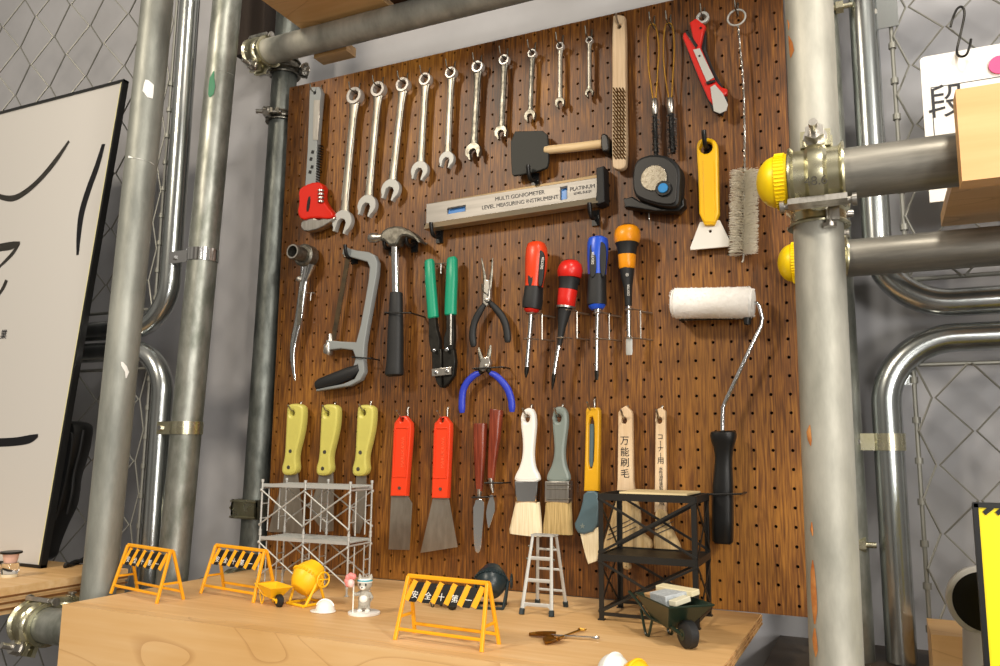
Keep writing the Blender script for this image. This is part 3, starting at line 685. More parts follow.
# ================================================================ TWISTED-WIRE BOTTLE BRUSHES (two small black ones)
def wbrush(cx0, top, mid, bot, brs, brw, tip, lab, hl):
    d = .016; q = at(cx0, top, d); t = thing('small_tube_brush', lab, 'brush', (q.x, -d, q.z), 'small black tube brushes')
    lo = [(bot[0]-1.2, bot[1], 1), (mid[0]-4.4, mid[1]+12, 1), (mid[0]-5.4, mid[1]-10, 1), (cx0-4, top+5, 1), (cx0, top, 1), (cx0+4, top+5, 1), (mid[0]+5.4, mid[1]-10, 1), (mid[0]+4.4, mid[1]+12, 1), (bot[0]+1.2, bot[1], 1)]
    P = [at(u, v, d) for u, v, _ in sm(lo, 5)]
    MB().sweep(P, .0013, n=8).build('brass_loop', brass, t)
    psw(MB(), [(bot[0], bot[1]-2, 5), (bot[0], bot[1]+1, 7), (brs[0], brs[1], 6.5), (brs[0], brs[1]+1, 5)], d, n=12).build('ferrule', steel, t)
    L_ = [(brs[0]+(tip[0]-brs[0])*k/16, brs[1]+(tip[1]-brs[1])*k/16) for k in range(17)]
    b = MB(); ra_ = random.Random(3)
    psw(b, [(u, v, brw*.55) for u, v in L_], d, n=8)
    for k in range(260):
        f_ = ra_.random(); u = brs[0]+(tip[0]-brs[0])*f_; v = brs[1]+(tip[1]-brs[1])*f_; c_ = at(u, v, d); a_ = ra_.random()*2*PI; r_ = rad(c_, brw)*(.8+.4*ra_.random())
        b.sweep([c_, c_+Vector((math.cos(a_)*r_, math.sin(a_)*r_, -.002))], [.0006, .0003], n=4, cap=False)
    b.build('bristles', black_p, t)
    hang('long', cx0, top+1, d, hl)
wbrush(652.4, 24, (653.4, 58), (654.6, 101), (655, 114), 8, (656, 156), 'left small tube brush with brass wire loop and black bristles', 'wire peg hook holding the left small tube brush')
wbrush(668.8, 23, (668.9, 58), (670.3, 100), (671, 113), 9.5, (673, 153), 'right small tube brush with brass wire loop and black bristles', 'wire peg hook holding the right small tube brush')

# ================================================================ UTILITY KNIFE
d = .016; q = at(708, 60, d)
t = thing('utility_knife', 'red and black snap-off utility knife hanging at a slant', 'knife', (q.x, -d, q.z))
MB().plate([px([(684, 38), (700, 50), (703, 30), (706, 31), (706, 50), (712, 66), (722, 86), (727, 98), (722, 115), (712, 110), (702, 88), (690, 60)], d)], d-.004, .010, .001).build('black_grip', black_r, t)
MB().plate([px([(690.5, 25), (697, 20.5), (706.5, 28), (704, 36), (701.5, 49), (708, 64), (716, 82), (722, 89), (728, 91), (727.5, 96), (720.5, 99), (714.5, 108), (709, 101), (700.5, 82), (683.8, 40), (684.5, 35.5), (688, 33.5), (695, 45)], d)], d+.003, .010, .002).build('red_body', red_p, t)
MB().plate([circ(px([(703, 18.8)], d)[0], .0095, 24), circ(px([(703, 18.8)], d)[0], .0052, 16)], d+.002, .006, .001).build('hanging_ring', alu, t)
MB().plate([px([(694.5, 52.5), (701, 51), (715, 80), (708, 84.5)], d)], d+.0085, .002, .0004).build('metal_channel', alu, t)
MB().plate([px([(686.5, 35), (689, 33.5), (699, 48), (697, 51)], d)], d+.0085, .003, .0006).build('slider', black_p, t)
MB().plate([px([(711.5, 90), (716, 87), (724, 96), (729, 107), (727.5, 113), (721, 116), (715, 113.5)], d)], d+.009, .0012, .0003).build('blade', alu, t)
MB().plate([px([(707, 85), (716, 82.5), (717, 84.5), (708.5, 87.5)], d)], d+.010, .002, .0004).build('retaining_band', black_p, t)
MB().sweep([at(699.5, 56, d+.009), at(699.5, 56, d+.0102)], .0016, n=12, ref=(0, 0, 1)).sweep([at(700.6, 28, d+.008), at(700.6, 28, d+.0092)], .0018, n=12, ref=(0, 0, 1)).build('rivet', black_p, t)
hang('long', 703, 17, d, 'wire peg hook holding the red utility knife')

# ================================================================ LARGE BOTTLE BRUSH
d = .018; q = at(742, 120, d)
t = thing('bottle_brush', 'long twisted-wire bottle brush with translucent white bristles', 'brush', (q.x, -d, q.z))
rc = at(736.5, 17.6, d); ring = [rc+Vector((math.cos(a)*.0125, .001*math.sin(a), math.sin(a)*.0125)) for a in [2*PI*k/24 for k in range(24)]]
MB().sweep(ring, .0014, n=8, closed=True).build("ring_handle", alu, t)
stem = [at(u, v, d) for u, v in sm([(738, 26), (740.5, 54), (743, 81), (744.3, 119), (744.6, 168), (744, 210), (743.5, 254), (742.5, 262)], 8)]
st = MB()
for ph in (0, PI):
    P = []; n_ = len(stem)
    for i in range(n_*4-3):
        a_, f_ = divmod(i, 4); c_ = stem[a_].lerp(stem[min(a_+1, n_-1)], f_/4); w_ = i*.9+ph; P.append(c_+Vector((math.cos(w_)*.0009, math.sin(w_)*.0009, 0)))
    st.sweep(P, .0009, n=6)
st.build('twisted_stem', steel, t)
ra_ = random.Random(5); bl = MB(); L0, L1 = at(744.6, 171, d), at(743.2, 254, d); rr_ = rad(L0, 29)
for k in range(2600):
    f_ = k/2600; a_ = f_*2*PI*15+PI*(k % 2)+ra_.uniform(-.35, .35); c_ = L0.lerp(L1, f_); r_ = rr_*ra_.uniform(.85, 1.03)
    bl.sweep([c_, c_+Vector((math.cos(a_)*r_, math.sin(a_)*r_, ra_.uniform(-.0012, .0012)))], [.00032, .00025], n=3, cap=False)
bl.build('bristles', mat('clear_nylon', '#f0ebdc', .5, alpha=.8), t)
hang('long', 736.5, 11, d, 'wire peg hook holding the bottle brush')

# ================================================================ TAPE MEASURE
d = .03; q = at(658, 184, d)
t = thing('tape_measure', 'black tape measure with silver disc and blue button', 'tape measure', (q.x, -d, q.z))
O = chaikin(px([(633.5, 178), (636, 163), (645, 157), (659, 155.5), (671, 158), (680, 166), (682.5, 174), (681.5, 190), (681, 205), (676, 209), (662, 208), (640, 201), (634.5, 194)], d), 2)
MB().plate([O], d-.008, .034, .005).build('case', black_r, t)
O2 = [((x-q.x)*.9+q.x-.001, (z-q.z)*.9+q.z) for x, z in O]; MB().plate([O2], d+.0095, .003, .001).build('face', mat('tape_face', '#232323', .4), t)
cc = px([(653.8, 178)], d+.012)[0]; MB().plate([circ(cc, .0192, 40)], d+.0115, .003, .0008).build('silver_disc', mat('silver_foil', '#cfc8b6', .25, .9, col2='#8f8676', scale=260), t)
cb = px([(663.3, 188.5)], d+.013)[0]; MB().plate([circ(cb, .0115, 32)], d+.0125, .004, .001).build('button_rim', black_p, t)
MB().plate([circ(cb, .0072, 28)], d+.015, .003, .001).build('blue_button', mat('button_blue', '#2e8fd6', .3), t)
MB().plate([px([(623, 198), (632, 196), (640, 201), (662, 208), (680, 204), (683, 196), (684, 205), (678, 211), (655, 211), (630, 207), (624, 207)], d)], d-.012, .02, .002).build('foot', black_p, t)
tpin(649, 208.5, 'wire T peg under the tape measure', .023, .017)

# ================================================================ YELLOW SCRAPER
d = .014; q = at(710, 200, d)
t = thing('window_scraper', 'yellow-handled scraper with a flared white blade', 'scraper', (q.x, -d, q.z))
MB().plate([chaikin(px([(697, 150), (698, 143), (703, 139.3), (711, 139), (717, 142.5), (718.5, 150), (718.7, 180), (720, 226), (700, 226), (699, 180)], d), 1), circ(px([(706.8, 149)], d)[0], .0088, 20)], d, .013, .0028).build('handle', yellow_p, t)
MB().plate([px([(703, 160), (714, 160), (715, 222), (704.5, 222)], d+.007)], d+.007, .0012, .0004).build('raised_panel', yellow_p, t)
MB().plate([px([(699.8, 222), (719.6, 220), (729.5, 240), (728.5, 246.5), (690.3, 250), (690, 247.5)], d), circ(px([(710.2, 231.2)], d)[0], .0022, 10)], d-.002, .004, .0006).build('blade', white_p, t)
hang('black_fork', 706.5, 144, d, 'black hook through the yellow scraper handle', .004)

# ================================================================ RATCHET SPUD WRENCH
d = .03; q = at(302, 300, d)
t = thing('ratchet_spud_wrench', 'chrome ratchet socket wrench with a tapered curved handle, below the adjustable wrench', 'wrench', (q.x, -d, q.z))
hc = at(309, 257, .012)
MB().sweep([hc+Vector((0, .004, 0)), hc+Vector((0, .002, 0)), hc+Vector((0, -.016, 0)), hc+Vector((0, -.019, 0))], [.017, .0205, .0205, .017], n=36, ref=(0, 0, 1)).build('ratchet_head', steel_dull, t)
so = hc+Vector((0, -.018, 0))
sk = MB(); sk.sweep([so, so+Vector((0, -.026, 0)), so+Vector((0, -.028, 0))], [.0135, .0135, .0125], n=32, ref=(0, 0, 1), cap=False)
sk.sweep([so+Vector((0, -.028, 0)), so+Vector((0, -.006, 0))], [.0102, .0098], n=12, ref=(0, 0, 1), cap=False); 
lp_ = [v for v in sk.bm.verts]
sk.build('socket', steel_dull, t)
rg = MB(); N_ = 32; yo = so.y-.028
R1_ = [rg.bm.verts.new((so.x+math.cos(2*PI*k/N_)*.0126, yo, so.z+math.sin(2*PI*k/N_)*.0126)) for k in range(N_)]; R2_ = [rg.bm.verts.new((so.x+math.cos(2*PI*k/N_)*.0101, yo, so.z+math.sin(2*PI*k/N_)*.0101)) for k in range(N_)]
for k in range(N_): rg.bm.faces.new((R1_[k], R1_[(k+1) % N_], R2_[(k+1) % N_], R2_[k]))
rg.build('socket_rim', steel, t); MB().sweep([so+Vector((0, -.006, 0)), so+Vector((0, -.007, 0))], .0101, n=16, ref=(0, 0, 1)).build('socket_bore', black_p, t)
MB().dome(at(299, 279, .022), (0, -1, 0), .0055, .004).build('selector_lever', steel, t)
psw(MB(), [(308.5, 264, 18), (306.5, 272, 14), (304, 281, 9.5), (302.5, 292, 9.6), (299, 318, 9), (296, 332, 8.2), (293.3, 345, 7), (292.6, 356, 5.6), (293.5, 370, 4), (295, 380.5, 2)], .018, flat=.5, n=18, p=2.6, smooth=4).build('handle', chrome, t)
MB().plate([px([(300.3, 291), (303.4, 291), (300.6, 325), (296.6, 326)], .0235)], .0235, .001, .0003).build('stamped_panel', steel_dull, t)
tpin(311, 293, 'wire T peg holding the ratchet spud wrench', .016, .014)

# ================================================================ HACKSAW
d = .016; q = at(350, 310, d)
t = thing('mini_hacksaw', 'small grey-framed hacksaw with black grip and dark blade', 'saw', (q.x, -d, q.z))
O = px([(344.5, 249.5), (349, 248.5), (358, 251), (370, 252.5), (376.5, 256), (379.3, 263), (378.5, 275), (374, 300), (369.5, 325), (366.3, 345), (365.5, 360), (366.3, 372), (362.5, 380), (352, 386), (318, 391.5), (318, 389.5), (345, 384), (356.5, 379), (360.5, 371), (359.5, 365), (355, 366.5), (357.5, 358), (354.5, 350.5), (343, 349), (332, 350.2), (328, 350), (328, 340.5), (334, 341), (345, 342), (358, 342.5), (362.5, 325), (367, 300), (370.3, 280), (371.3, 268), (369, 262.5), (360, 260), (348, 256.5), (344, 255)], d)
MB().plate([O], d, .012, .002).build('frame', grey_paint, t)
psw(MB(), [(316.5, 385.5, 9), (320, 384.5, 12.5), (335, 379, 13.5), (350, 373, 13), (357.5, 368.5, 9), (359, 365, 5)], d, flat=.75, n=16).build('grip', black_r, t)
bl = MB(); K = 60
O = []
for k in range(K+1):
    f_ = k/K; O.append((346.5-15.5*f_+2.5*math.sin(PI*f_*.5)*0, 254+86*f_))
L_ = [(u, v) for u, v in O]; Rr_ = [(u+4+(1. if k % 2 else 0), v) for k, (u, v) in enumerate(O)]
bl.plate([px(L_+Rr_[::-1], d)], d, .0015, .0002, ); bl.build('blade', mat('rusty_blade', '#3a352c', .5, .7, col2='#5a4a34', scale=60), t)
MB().sweep([at(346, 247.5, d), at(346, 257.5, d)], .0045, n=14, ref=(0, 1, 0)).build('blade_pin', steel, t)
psw(MB(), [(330.5, 334, 4), (330.8, 341, 6), (330, 344, 8), (328.5, 347, 10), (328, 353, 10), (327.6, 354, 9)], d, n=16).build('tension_nut', steel, t)
band_hook(352, 357, 371, 358.5, .025, 'black wire keeper across the hacksaw frame above its grip')
hang('black_fork', 351, 252, .014, 'black hook under the top of the hacksaw frame', -.001)

# ================================================================ CLAW HAMMER
d = .03; q = at(396, 300, d)
t = thing('claw_hammer', 'steel claw hammer with black rubber grip', 'hammer', (q.x, -d, q.z))
hd = MB()
O = px([(384, 233.5), (389, 229.5), (395, 227.5), (402, 227.2), (409, 229.5), (415, 233), (420, 237.5), (425, 244.5), (422.5, 243.8), (417, 240.5), (410, 237.6), (404.5, 238), (401.5, 243), (399.6, 247), (392, 247.5), (389.5, 244), (386, 241.5), (383, 241.5)], d)
hd.plate([chaikin(O, 1)], d, .022, .004); hd.build('claw', steel_dull, t)
psw(MB(), [(369.6, 238, 7.5), (370.6, 238, 9.5), (377, 237.7, 9.8), (379, 237.6, 7.2), (384, 237.2, 7.6), (390, 237, 9)], d, n=24, p=2.2).build('face', steel, t)
psw(MB(), [(395.2, 243, 8.5), (395.6, 270, 8), (396, 296, 8)], d, n=20).build('shaft', chrome, t)
gp = MB(); psw(gp, [(396.4, 292.5, 12), (396.3, 294, 13.2), (396, 312, 14.5), (395.6, 330, 16.5), (395.2, 350, 17.2), (394.8, 366, 18), (394.4, 372, 19.6), (394.2, 374.6, 19), (394.2, 376, 15)], d, flat=.75, n=22, p=2.4); gp.build('rubber_grip', black_r, t)
band_hook(385, 312.5, 411, 313, .044, 'black wire keeper across the hammer grip')
hang('black_fork', 387, 246, .02, 'black hook under the left side of the hammer head', .006)
hang('black_fork', 409, 243, .02, 'black hook under the claw of the hammer', .006)

# ================================================================ BOLT CUTTER
d = .022; q = at(441, 320, d)
t = thing('bolt_cutter', 'small bolt cutter with green grips, upside down', 'cutter', (q.x, -d, q.z))
psw(MB(), [(429.4, 260, 8), (429.6, 262, 10), (430.4, 280, 10.8), (432, 300, 11), (433.3, 317.5, 11.2), (433.4, 318.5, 9)], d, n=18, flat=.8, p=2.6).build('left_grip', green_g, t)
psw(MB(), [(452, 257.5, 8), (452.2, 259.5, 11), (451.8, 280, 12), (451, 300, 12.2), (450.6, 314.5, 12.2), (450.6, 315.6, 9.5)], d, n=18, flat=.8, p=2.6).build('right_grip', green_g, t)
MB().plate([px([(429.5, 316), (436.5, 316), (438, 330), (441, 340), (441, 351), (437, 352.5), (432, 352), (430, 340)], d)], d, .010, .0015).build('left_arm', dark_m, t)
MB().plate([px([(447.5, 313), (454.5, 313), (455.5, 335), (454.5, 350), (449, 352), (445, 348), (445, 338), (447.5, 330)], d)], d, .010, .0015).build('right_arm', dark_m, t)
MB().sweep([at(450.8, 314, d+.006), at(450.6, 345, d+.006)], .0018, n=8).build('bright_edge', steel, t)
MB().plate([px([(432.5, 350), (442.5, 349), (443, 388), (440.5, 387.5), (437.5, 383), (433, 368)], d)], d-.001, .010, .002).plate([px([(444, 349), (455, 349), (456.5, 362), (455, 375), (449, 384), (444.2, 388)], d)], d-.001, .010, .002).build('jaws', dark_m, t)
MB().plate([px([(431.8, 369), (451, 367), (451.3, 374.6), (432, 376.6)], d+.0075)], d+.0065, .004, .0008).build('joint_plate', steel, t)
for u, v in ((436, 372.3), (447, 371), (434.8, 350.5), (447.3, 349.8)): c_ = at(u, v, d+.008); MB().sweep([c_, c_+Vector((0, -.0025, 0)), c_+Vector((0, -.003, 0))], [.0032, .0032, .0022], n=6 if v > 360 else 16, ref=(0, 0, 1)).build('bolt', chrome, t)
tpin(441, 263.5, 'wire T peg between the green grips of the bolt cutter', .024, .017)

# ================================================================ PLIERS
def plier(label, piv, jaws, L_, R_, hw, gm, headO, jm):
    d = .018; q = at(*piv, d); t = thing('pliers', label, 'pliers', (q.x, -d, q.z))
    psw(MB(), L_, d, n=14, flat=.75, smooth=5).build('left_grip', gm, t)
    psw(MB(), R_, d+.001, n=14, flat=.75, smooth=5).build('right_grip', gm, t)
    MB().plate([px(headO, d)], d, .009, .0015).build('head', steel if jm is None else jm, t)
    jm_ = MB()
    for j in jaws: psw(jm_, j, d, n=10, flat=.8)
    jm_.build('jaws', steel_dull, t)
    c_ = at(*piv, d+.0045); MB().sweep([c_, c_+Vector((0, -.002, 0)), c_+Vector((0, -.0026, 0))], [.0042, .0042, .003], n=18, ref=(0, 0, 1)).build('pivot', steel, t)
    hs = MB(); psw(hs, [(piv[0]-.5, piv[1]+1, 6), (L_[0][0], L_[0][1], 5)], d-.001, n=10); psw(hs, [(piv[0]+.5, piv[1]+1, 6), (R_[0][0], R_[0][1], 5)], d+.001, n=10); hs.build('handle_stub', dark_m, t)
plier('long-nosed pliers with black grips spread open, jaws pointing up', (487.1, 300.1), [[(486.1, 291.7, 4.5), (484.5, 275.0, 3), (481.6, 258.2, 1.4)], [(489.2, 291.7, 4.5), (491.5, 275.0, 3), (492.6, 258.2, 1.4)]],
      [(484.5, 304.3, 5), (479.8, 311.6, 7), (474.6, 322.1, 7.4), (472.5, 333.6, 7.4), (473.3, 343.0, 7.2), (473.8, 346.7, 5)], [(490.8, 303.2, 5), (496.6, 309.5, 7), (503.4, 319.0, 7.6), (506.6, 329.4, 7.6), (507.6, 338.9, 7.4), (507.7, 342.5, 5)], 7, black_r,
      [(484.2, 292.8), (485.0, 280.2), (490.3, 280.2), (491.3, 291.7), (490.8, 303.2), (487.7, 307.4), (483.8, 303.2)], None)
plier('short pliers with bright blue curved grips, below the black long-nosed pliers', (486.5, 366.5), [[(482.0, 361.0, 5), (479.8, 353.8, 4), (478.5, 347.8, 2)], [(488.5, 357.4, 5), (489.8, 351.0, 4), (490.4, 345.1, 2)]],
      [(479.6, 372.9, 5), (474.6, 375.1, 6.5), (468.1, 381.1, 7), (463.6, 389.2, 7.2), (462.1, 398.4, 7.2), (461.9, 408.4, 7.2), (462.1, 412.9, 5)], [(490.1, 372.9, 5), (495.1, 375.1, 6.5), (501.6, 381.1, 7), (507.6, 389.2, 7.4), (511.1, 399.3, 7.4), (511.9, 407.4, 7.2), (511.9, 412.0, 5)], 7, blue_g,
      [(480.5, 364.7), (482.5, 358.3), (490.0, 356.5), (491.5, 362.9), (489.1, 370.1), (483.6, 372.0), (480.1, 370.1)], None)
band_hook(473, 368.5, 503, 367, .026, 'black wire keeper across the blue-handled pliers')
hang('long', 487.6, 293, .016, 'wire peg hook holding the black long-nosed pliers')

# ================================================================ SCREWDRIVERS
def sdriver(label, segs, shaft, tip, extra=None, d=.034):
    q = at(segs[0][1][0][0], segs[0][1][0][1], d); t = thing('screwdriver', label, 'screwdriver', (q.x, -d, q.z))
    for nm, pts, m, p_ in segs: psw(MB(), pts, d, n=26, p=p_).build(nm, m, t)
    psw(MB(), shaft, d, n=16).build('shaft', chrome, t)
    psw(MB(), tip[0], d, n=12, flat=tip[1]).build('tip', tip[2], t)
    return t
def inlay(t, uv, d, m, th=.003, name='grip_inlay'): MB().plate([chaikin(px(uv, d), 2)], d, th, min(.0014, th*.45)).build(name, m, t)
def vtext(t, body, u, v, d, size, m, ang=0., name='lettering', host=None):
    q = at(u, v, d); M = Matrix.Translation(q) @ Matrix.Rotation(ang, 4, 'Y') @ Matrix(((1, 0, 0, 0), (0, 0, -1, 0), (0, 1, 0, 0), (0, 0, 0, 1)))
    MB().text(body, M, size, .00025).build(name, m, t, smooth=0)
t = sdriver('screwdriver with orange-red and black handle, leftmost of the four screwdrivers',
    [('handle', [(536.4, 242.5, 12), (536.4, 244.1, 17), (536.6, 248.8, 20.6), (536.6, 257.3, 22), (535.8, 270.0, 21), (534.8, 278.4, 18.5), (534.0, 286.9, 17.5)], mat('vermilion_plastic', '#d6401c', .32), 2.4), ('lower_grip', [(534.0, 287.1, 17.6), (533.2, 295.3, 18.5), (532.4, 303.7, 19.2), (532.0, 308.5, 18), (531.9, 309.0, 14)], black_r, 2.6), ('collar', [(531.9, 309.2, 16), (531.8, 311.4, 14), (531.7, 312.8, 10)], red_p, 2)],
    [(531.6, 311.1, 5.2), (530.5, 327.0, 4.8), (527.0, 367.1, 4.6)], ([(527.0, 367.1, 4.6), (526.4, 372.4, 4.4), (525.9, 377.7, 1.4)], 1, dark_m))
inlay(t, [(531.0, 250.9), (534.5, 248.3), (535.0, 263.6), (532.8, 285.8), (527.8, 286.9), (528.3, 263.6)], .0465, black_r); inlay(t, [(539.3, 248.8), (544.8, 253.1), (545.0, 265.7), (542.5, 286.9), (538.4, 286.9), (539.0, 267.8)], .0455, black_r, .005)
vtext(t, 'DEXTER', 542.5, 263.1, .0485, .0052, white_p, math.radians(-82))
t = sdriver('screwdriver with round red ball head and black waist, second of the four',
    [('ball', [(569.8, 260.4, 10), (569.8, 262.0, 17), (570.1, 265.6, 23), (570.1, 270.9, 25.6), (569.6, 276.2, 24), (569.5, 278.0, 22)], red_p, 2), ('waist', [(569.4, 278.2, 22), (568.7, 283.5, 19), (568.0, 289.6, 18.6)], black_r, 2.2), ('lower_band', [(568.0, 289.8, 18.8), (566.8, 298.2, 18), (566.1, 305.5, 17.6), (565.9, 307.1, 15)], red_p, 2.4), ('ferrule', [(565.7, 306.2, 19), (565.5, 308.1, 19)], steel, 2), ('cone', [(565.5, 307.6, 14), (563.9, 315.0, 12), (561.8, 327.6, 8), (559.4, 345.4, 4.8)], black_r, 2)],
    [(559.5, 342.3, 4.4), (556.4, 360.1, 4.4), (554.2, 373.8, 4.4)], ([(554.2, 373.8, 4.4), (553.5, 379.0, 4.2), (552.2, 389.5, 1.4)], 1, dark_m))
MB().dome(at(569.8, 260.9, .034), (0, 0, 1), .0095, .002).build('cap', black_r, t)
t = sdriver('screwdriver with blue and black handle, third of the four',
    [('handle', [(598.1, 237.4, 14), (598.1, 238.9, 18.5), (597.9, 244.1, 20.6), (597.5, 255.4, 20.2), (597.1, 267.8, 18.5), (597.1, 274.8, 17.6)], blue_p, 2.4), ('lower_grip', [(597.1, 275.0, 17.6), (596.9, 287.4, 17.6), (596.7, 299.7, 19), (596.7, 304.9, 18.4)], black_r, 2.8), ('collar', [(596.9, 305.1, 17.4), (597.1, 306.9, 16.5), (597.3, 309.5, 12)], blue_p, 2), ('ferrule', [(597.7, 309.0, 8), (597.7, 314.1, 7)], chrome, 2)],
    [(597.7, 311.0, 4.4), (597.1, 338.9, 4.4), (596.7, 370.8, 4.4)], ([(596.7, 370.8, 4.4), (596.7, 375.9, 4.2), (596.7, 380.1, 2.6)], .5, dark_m))
inlay(t, [(590.2, 244.1), (595.2, 241.0), (597.0, 251.3), (596.4, 276.0), (590.2, 279.1), (589.5, 259.5)], .0462, black_r, .005); inlay(t, [(599.2, 241.0), (605.5, 243.1), (606.7, 255.4), (605.2, 278.1), (600.7, 276.0), (599.7, 257.5)], .0455, black_r, .004)
vtext(t, 'DEXTER', 593, 258, .0492, .0052, white_p, math.radians(-88))
t = sdriver('screwdriver with big orange ball head, rightmost of the four',
    [('ball', [(627.7, 226, 14), (627.7, 227.5, 20), (627.7, 231, 24.5), (627.4, 236, 26), (627, 241, 25), (627, 243.2, 23)], orange_p, 2.2), ('waist', [(627, 243.4, 23), (627, 247, 20), (627, 252, 18), (627, 255, 17.5)], black_r, 2.2), ('lower_band', [(627, 255.2, 17.6), (627, 262, 16.6), (627, 267.5, 16), (627, 269, 14)], orange_p, 2.4), ('cone', [(627, 268.6, 14.6), (627.2, 276, 13), (627.8, 288, 8.6), (628.4, 302, 7.2), (628.6, 306, 6.4)], black_r, 2)],
    [(628.7, 305, 4.6), (629, 322, 4.6), (629.2, 337, 4.6)], ([(629.2, 336, 4.4), (629.2, 340, 7), (629.2, 352, 7), (629.2, 355, 6)], .28, alu))
MB().dome(at(627.7, 226.5, .034), (0, 0, 1), .0115, .0035).build('cap', mat('brown_cap', '#3d2213', .4), t)
vtext(t, 'DEXTER', 628.6, 290, .0404, .0046, white_p, math.radians(-90)); vtext(t, '®', 627.2, 275, .045, .006, white_p)
def sholder(u1, v1, u2, v2, r1, label):
    t_ = thing('screwdriver_holder', label, 'holder', at(u1+10, v1, .0)); mb = MB()
    for (u, v, r_) in ((u1, v1, r1), (u2, v2, r1*.8)):
        c_ = at(u, v, .034); R_ = [c_+Vector((math.cos(a)*r_, math.sin(a)*r_, 0)) for a in [2*PI*k/20 for k in range(20)]]
        mb.sweep(R_, .0011, n=6, closed=True)
        e = c_+Vector((r_, 0, 0)); mb.sweep([e, Vector((c_.x+.013, -.022, c_.z))], .0011, n=6)
    a, b = at(u1, v1, .034), at(u2, v2, .034)
    mb.sweep([(a.x+.013, -.022, a.z), (a.x+.013, -.022, b.z)], .0012, n=6)
    mb.sweep([(a.x+.013, -.022, a.z-.002), (a.x+.026, .003, a.z-.002)], .0016, n=8); mb.sweep([(a.x+.013, -.022, b.z), (a.x+.026, .003, b.z)], .0012, n=6)
    mb.build('wire_rings', steel, t_); return t_
for a in ((531.2, 313.5, 528, 339, .0075, 'wire double-ring holder on the leftmost screwdriver'), (566, 310.5, 561.5, 338, .0085, 'wire double-ring holder on the red ball screwdriver'), (598, 313, 597.5, 339, .0065, 'wire double-ring holder on the blue screwdriver'), (629.2, 309.5, 629, 338, .006, 'wire double-ring holder on the orange ball screwdriver')): sholder(*a)

# ================================================================ PAINT ROLLER
d = .03; q = at(722, 430, d)
t = thing('paint_roller', 'paint roller with fluffy white sleeve, bent wire frame and black handle', 'paint roller', (q.x, -d, q.z))
sl = MB(); A_, B_2 = at(672, 303.5, d+.006), at(754.5, 302.5, d+.006); N1 = 60
P = [A_.lerp(B_2, k/N1) for k in range(N1+1)]; ra_ = random.Random(2)
rr_ = [rad(A_, 30)*(1 if 2 < k < N1-2 else (.9 if 0 < k < N1 else .72)) for k in range(N1+1)]
sl.sweep(P, rr_, n=48, ref=(0, 0, 1))
for v in sl.bm.verts: v.co += Vector((ra_.uniform(-1, 1), ra_.uniform(-1, 1), ra_.uniform(-1, 1)))*.00015
for k in range(4200):
    f_ = ra_.random(); a_ = ra_.random()*2*PI; c_ = A_.lerp(B_2, f_); n_ = Vector((0, math.cos(a_), math.sin(a_))); r_ = rad(A_, 30)*(.97 if .04 < f_ < .96 else .86)
    if n_.y > .5: continue
    b0 = c_+n_*r_; sl.sweep([b0, b0+n_*.0009+Vector((ra_.uniform(-1, 1), ra_.uniform(-1, 1), ra_.uniform(-1, 1)))*.0011], [.00045, .0002], n=3, cap=False)
sl.build('sleeve', fuzz, t)
psw(MB(), [(752, 303, 3.6, .036), (757.5, 303, 3.8, .036), (759.5, 306, 4, .035), (762.3, 318, 4.2, .03), (761, 326, 4.2, .03), (757, 334, 4.4, .03), (740, 370, 4.4, .03), (725, 402, 4.5, .03), (722.8, 408, 4.6, .03), (722.5, 420, 4.6, .03), (722.5, 436, 4.6, .03)], d, n=12).build('wire_frame', chrome, t)
hd = MB(); psw(hd, [(723.3, 431, 20), (723.4, 432.5, 24.5), (723.4, 436, 25.5), (723.4, 442, 23), (723.6, 448, 19), (723.6, 458, 16.5), (723.4, 470, 17.4), (723, 486, 20), (722.8, 495, 19.4)], d, n=24, flat=.8, p=3, plane=False)
psw(hd, [(722.8, 495, 20.4), (722.8, 520, 20.6), (722.8, 541, 20), (722.8, 543.5, 16)], d, n=24, flat=.8, p=3.4); hd.build('handle', black_p, t)
q = at(749, 322, .02)
MB_ = MB(); MB_.sweep([(q.x, .003, q.z+.012), (q.x, -.03, q.z+.008), (q.x, -.036, q.z+.004), (q.x, -.036, q.z-.006)], [.004, .004, .0055, .0045], n=10)
single(MB_, 'peg_hook', black_p, 'black hook under the right end of the paint roller sleeve', 'hook', 'peg hooks on the pegboard')
aa, bb_ = at(680, 319.5, .02), at(745, 318, .02); single(MB().sweep([aa, bb_], .002, n=8).sweep([aa, (aa.x, .003, aa.z)], .002, n=8).sweep([bb_, (bb_.x, .003, bb_.z)], .002, n=8), 'peg_rail', black_p, 'black rail under the white roller sleeve', 'rail')
band_hook(709, 494.5, 741, 494, .046, 'black wire keeper across the paint roller handle')

# ================================================================ PUTTY KNIVES
def putty(label, hpts, hole, rivets, blade, hk, bt=.0016, hm=olive_y, d=.018):
    q = at(*hole, d); t = thing('putty_knife', label, 'putty knife', (q.x, -d, q.z))
    MB().plate([px(blade, d)], d, bt, .0003).build('blade', blade_m, t)
    mb = MB(); mb.plate([chaikin(px(hpts, d), 2), circ(px([hole], d)[0], .0042, 16, .0048)], d, .016, .0045); mb.build('handle', hm, t)
    if rivets:
        for u, v in rivets: c_ = at(u, v, d+.0078); MB().sweep([c_, c_+Vector((0, -.0008, 0))], .0033, n=16, ref=(0, 0, 1)).build('rivet', steel_dull, t)
    hang('pin', hole[0], hole[1]-1, d, hk); return t
def ph(dx, dy=0): return [(u+dx, v+dy) for u, v in [(290.5, 404.5), (298, 403.5), (304.5, 405), (306.5, 409), (305.5, 425), (302.5, 440), (299, 453), (298.6, 461), (299.8, 468), (297.5, 474), (291, 475.6), (285, 474.5), (283.8, 468), (286.3, 460), (287.3, 452), (287.8, 440), (288.6, 425), (289.2, 409)]]
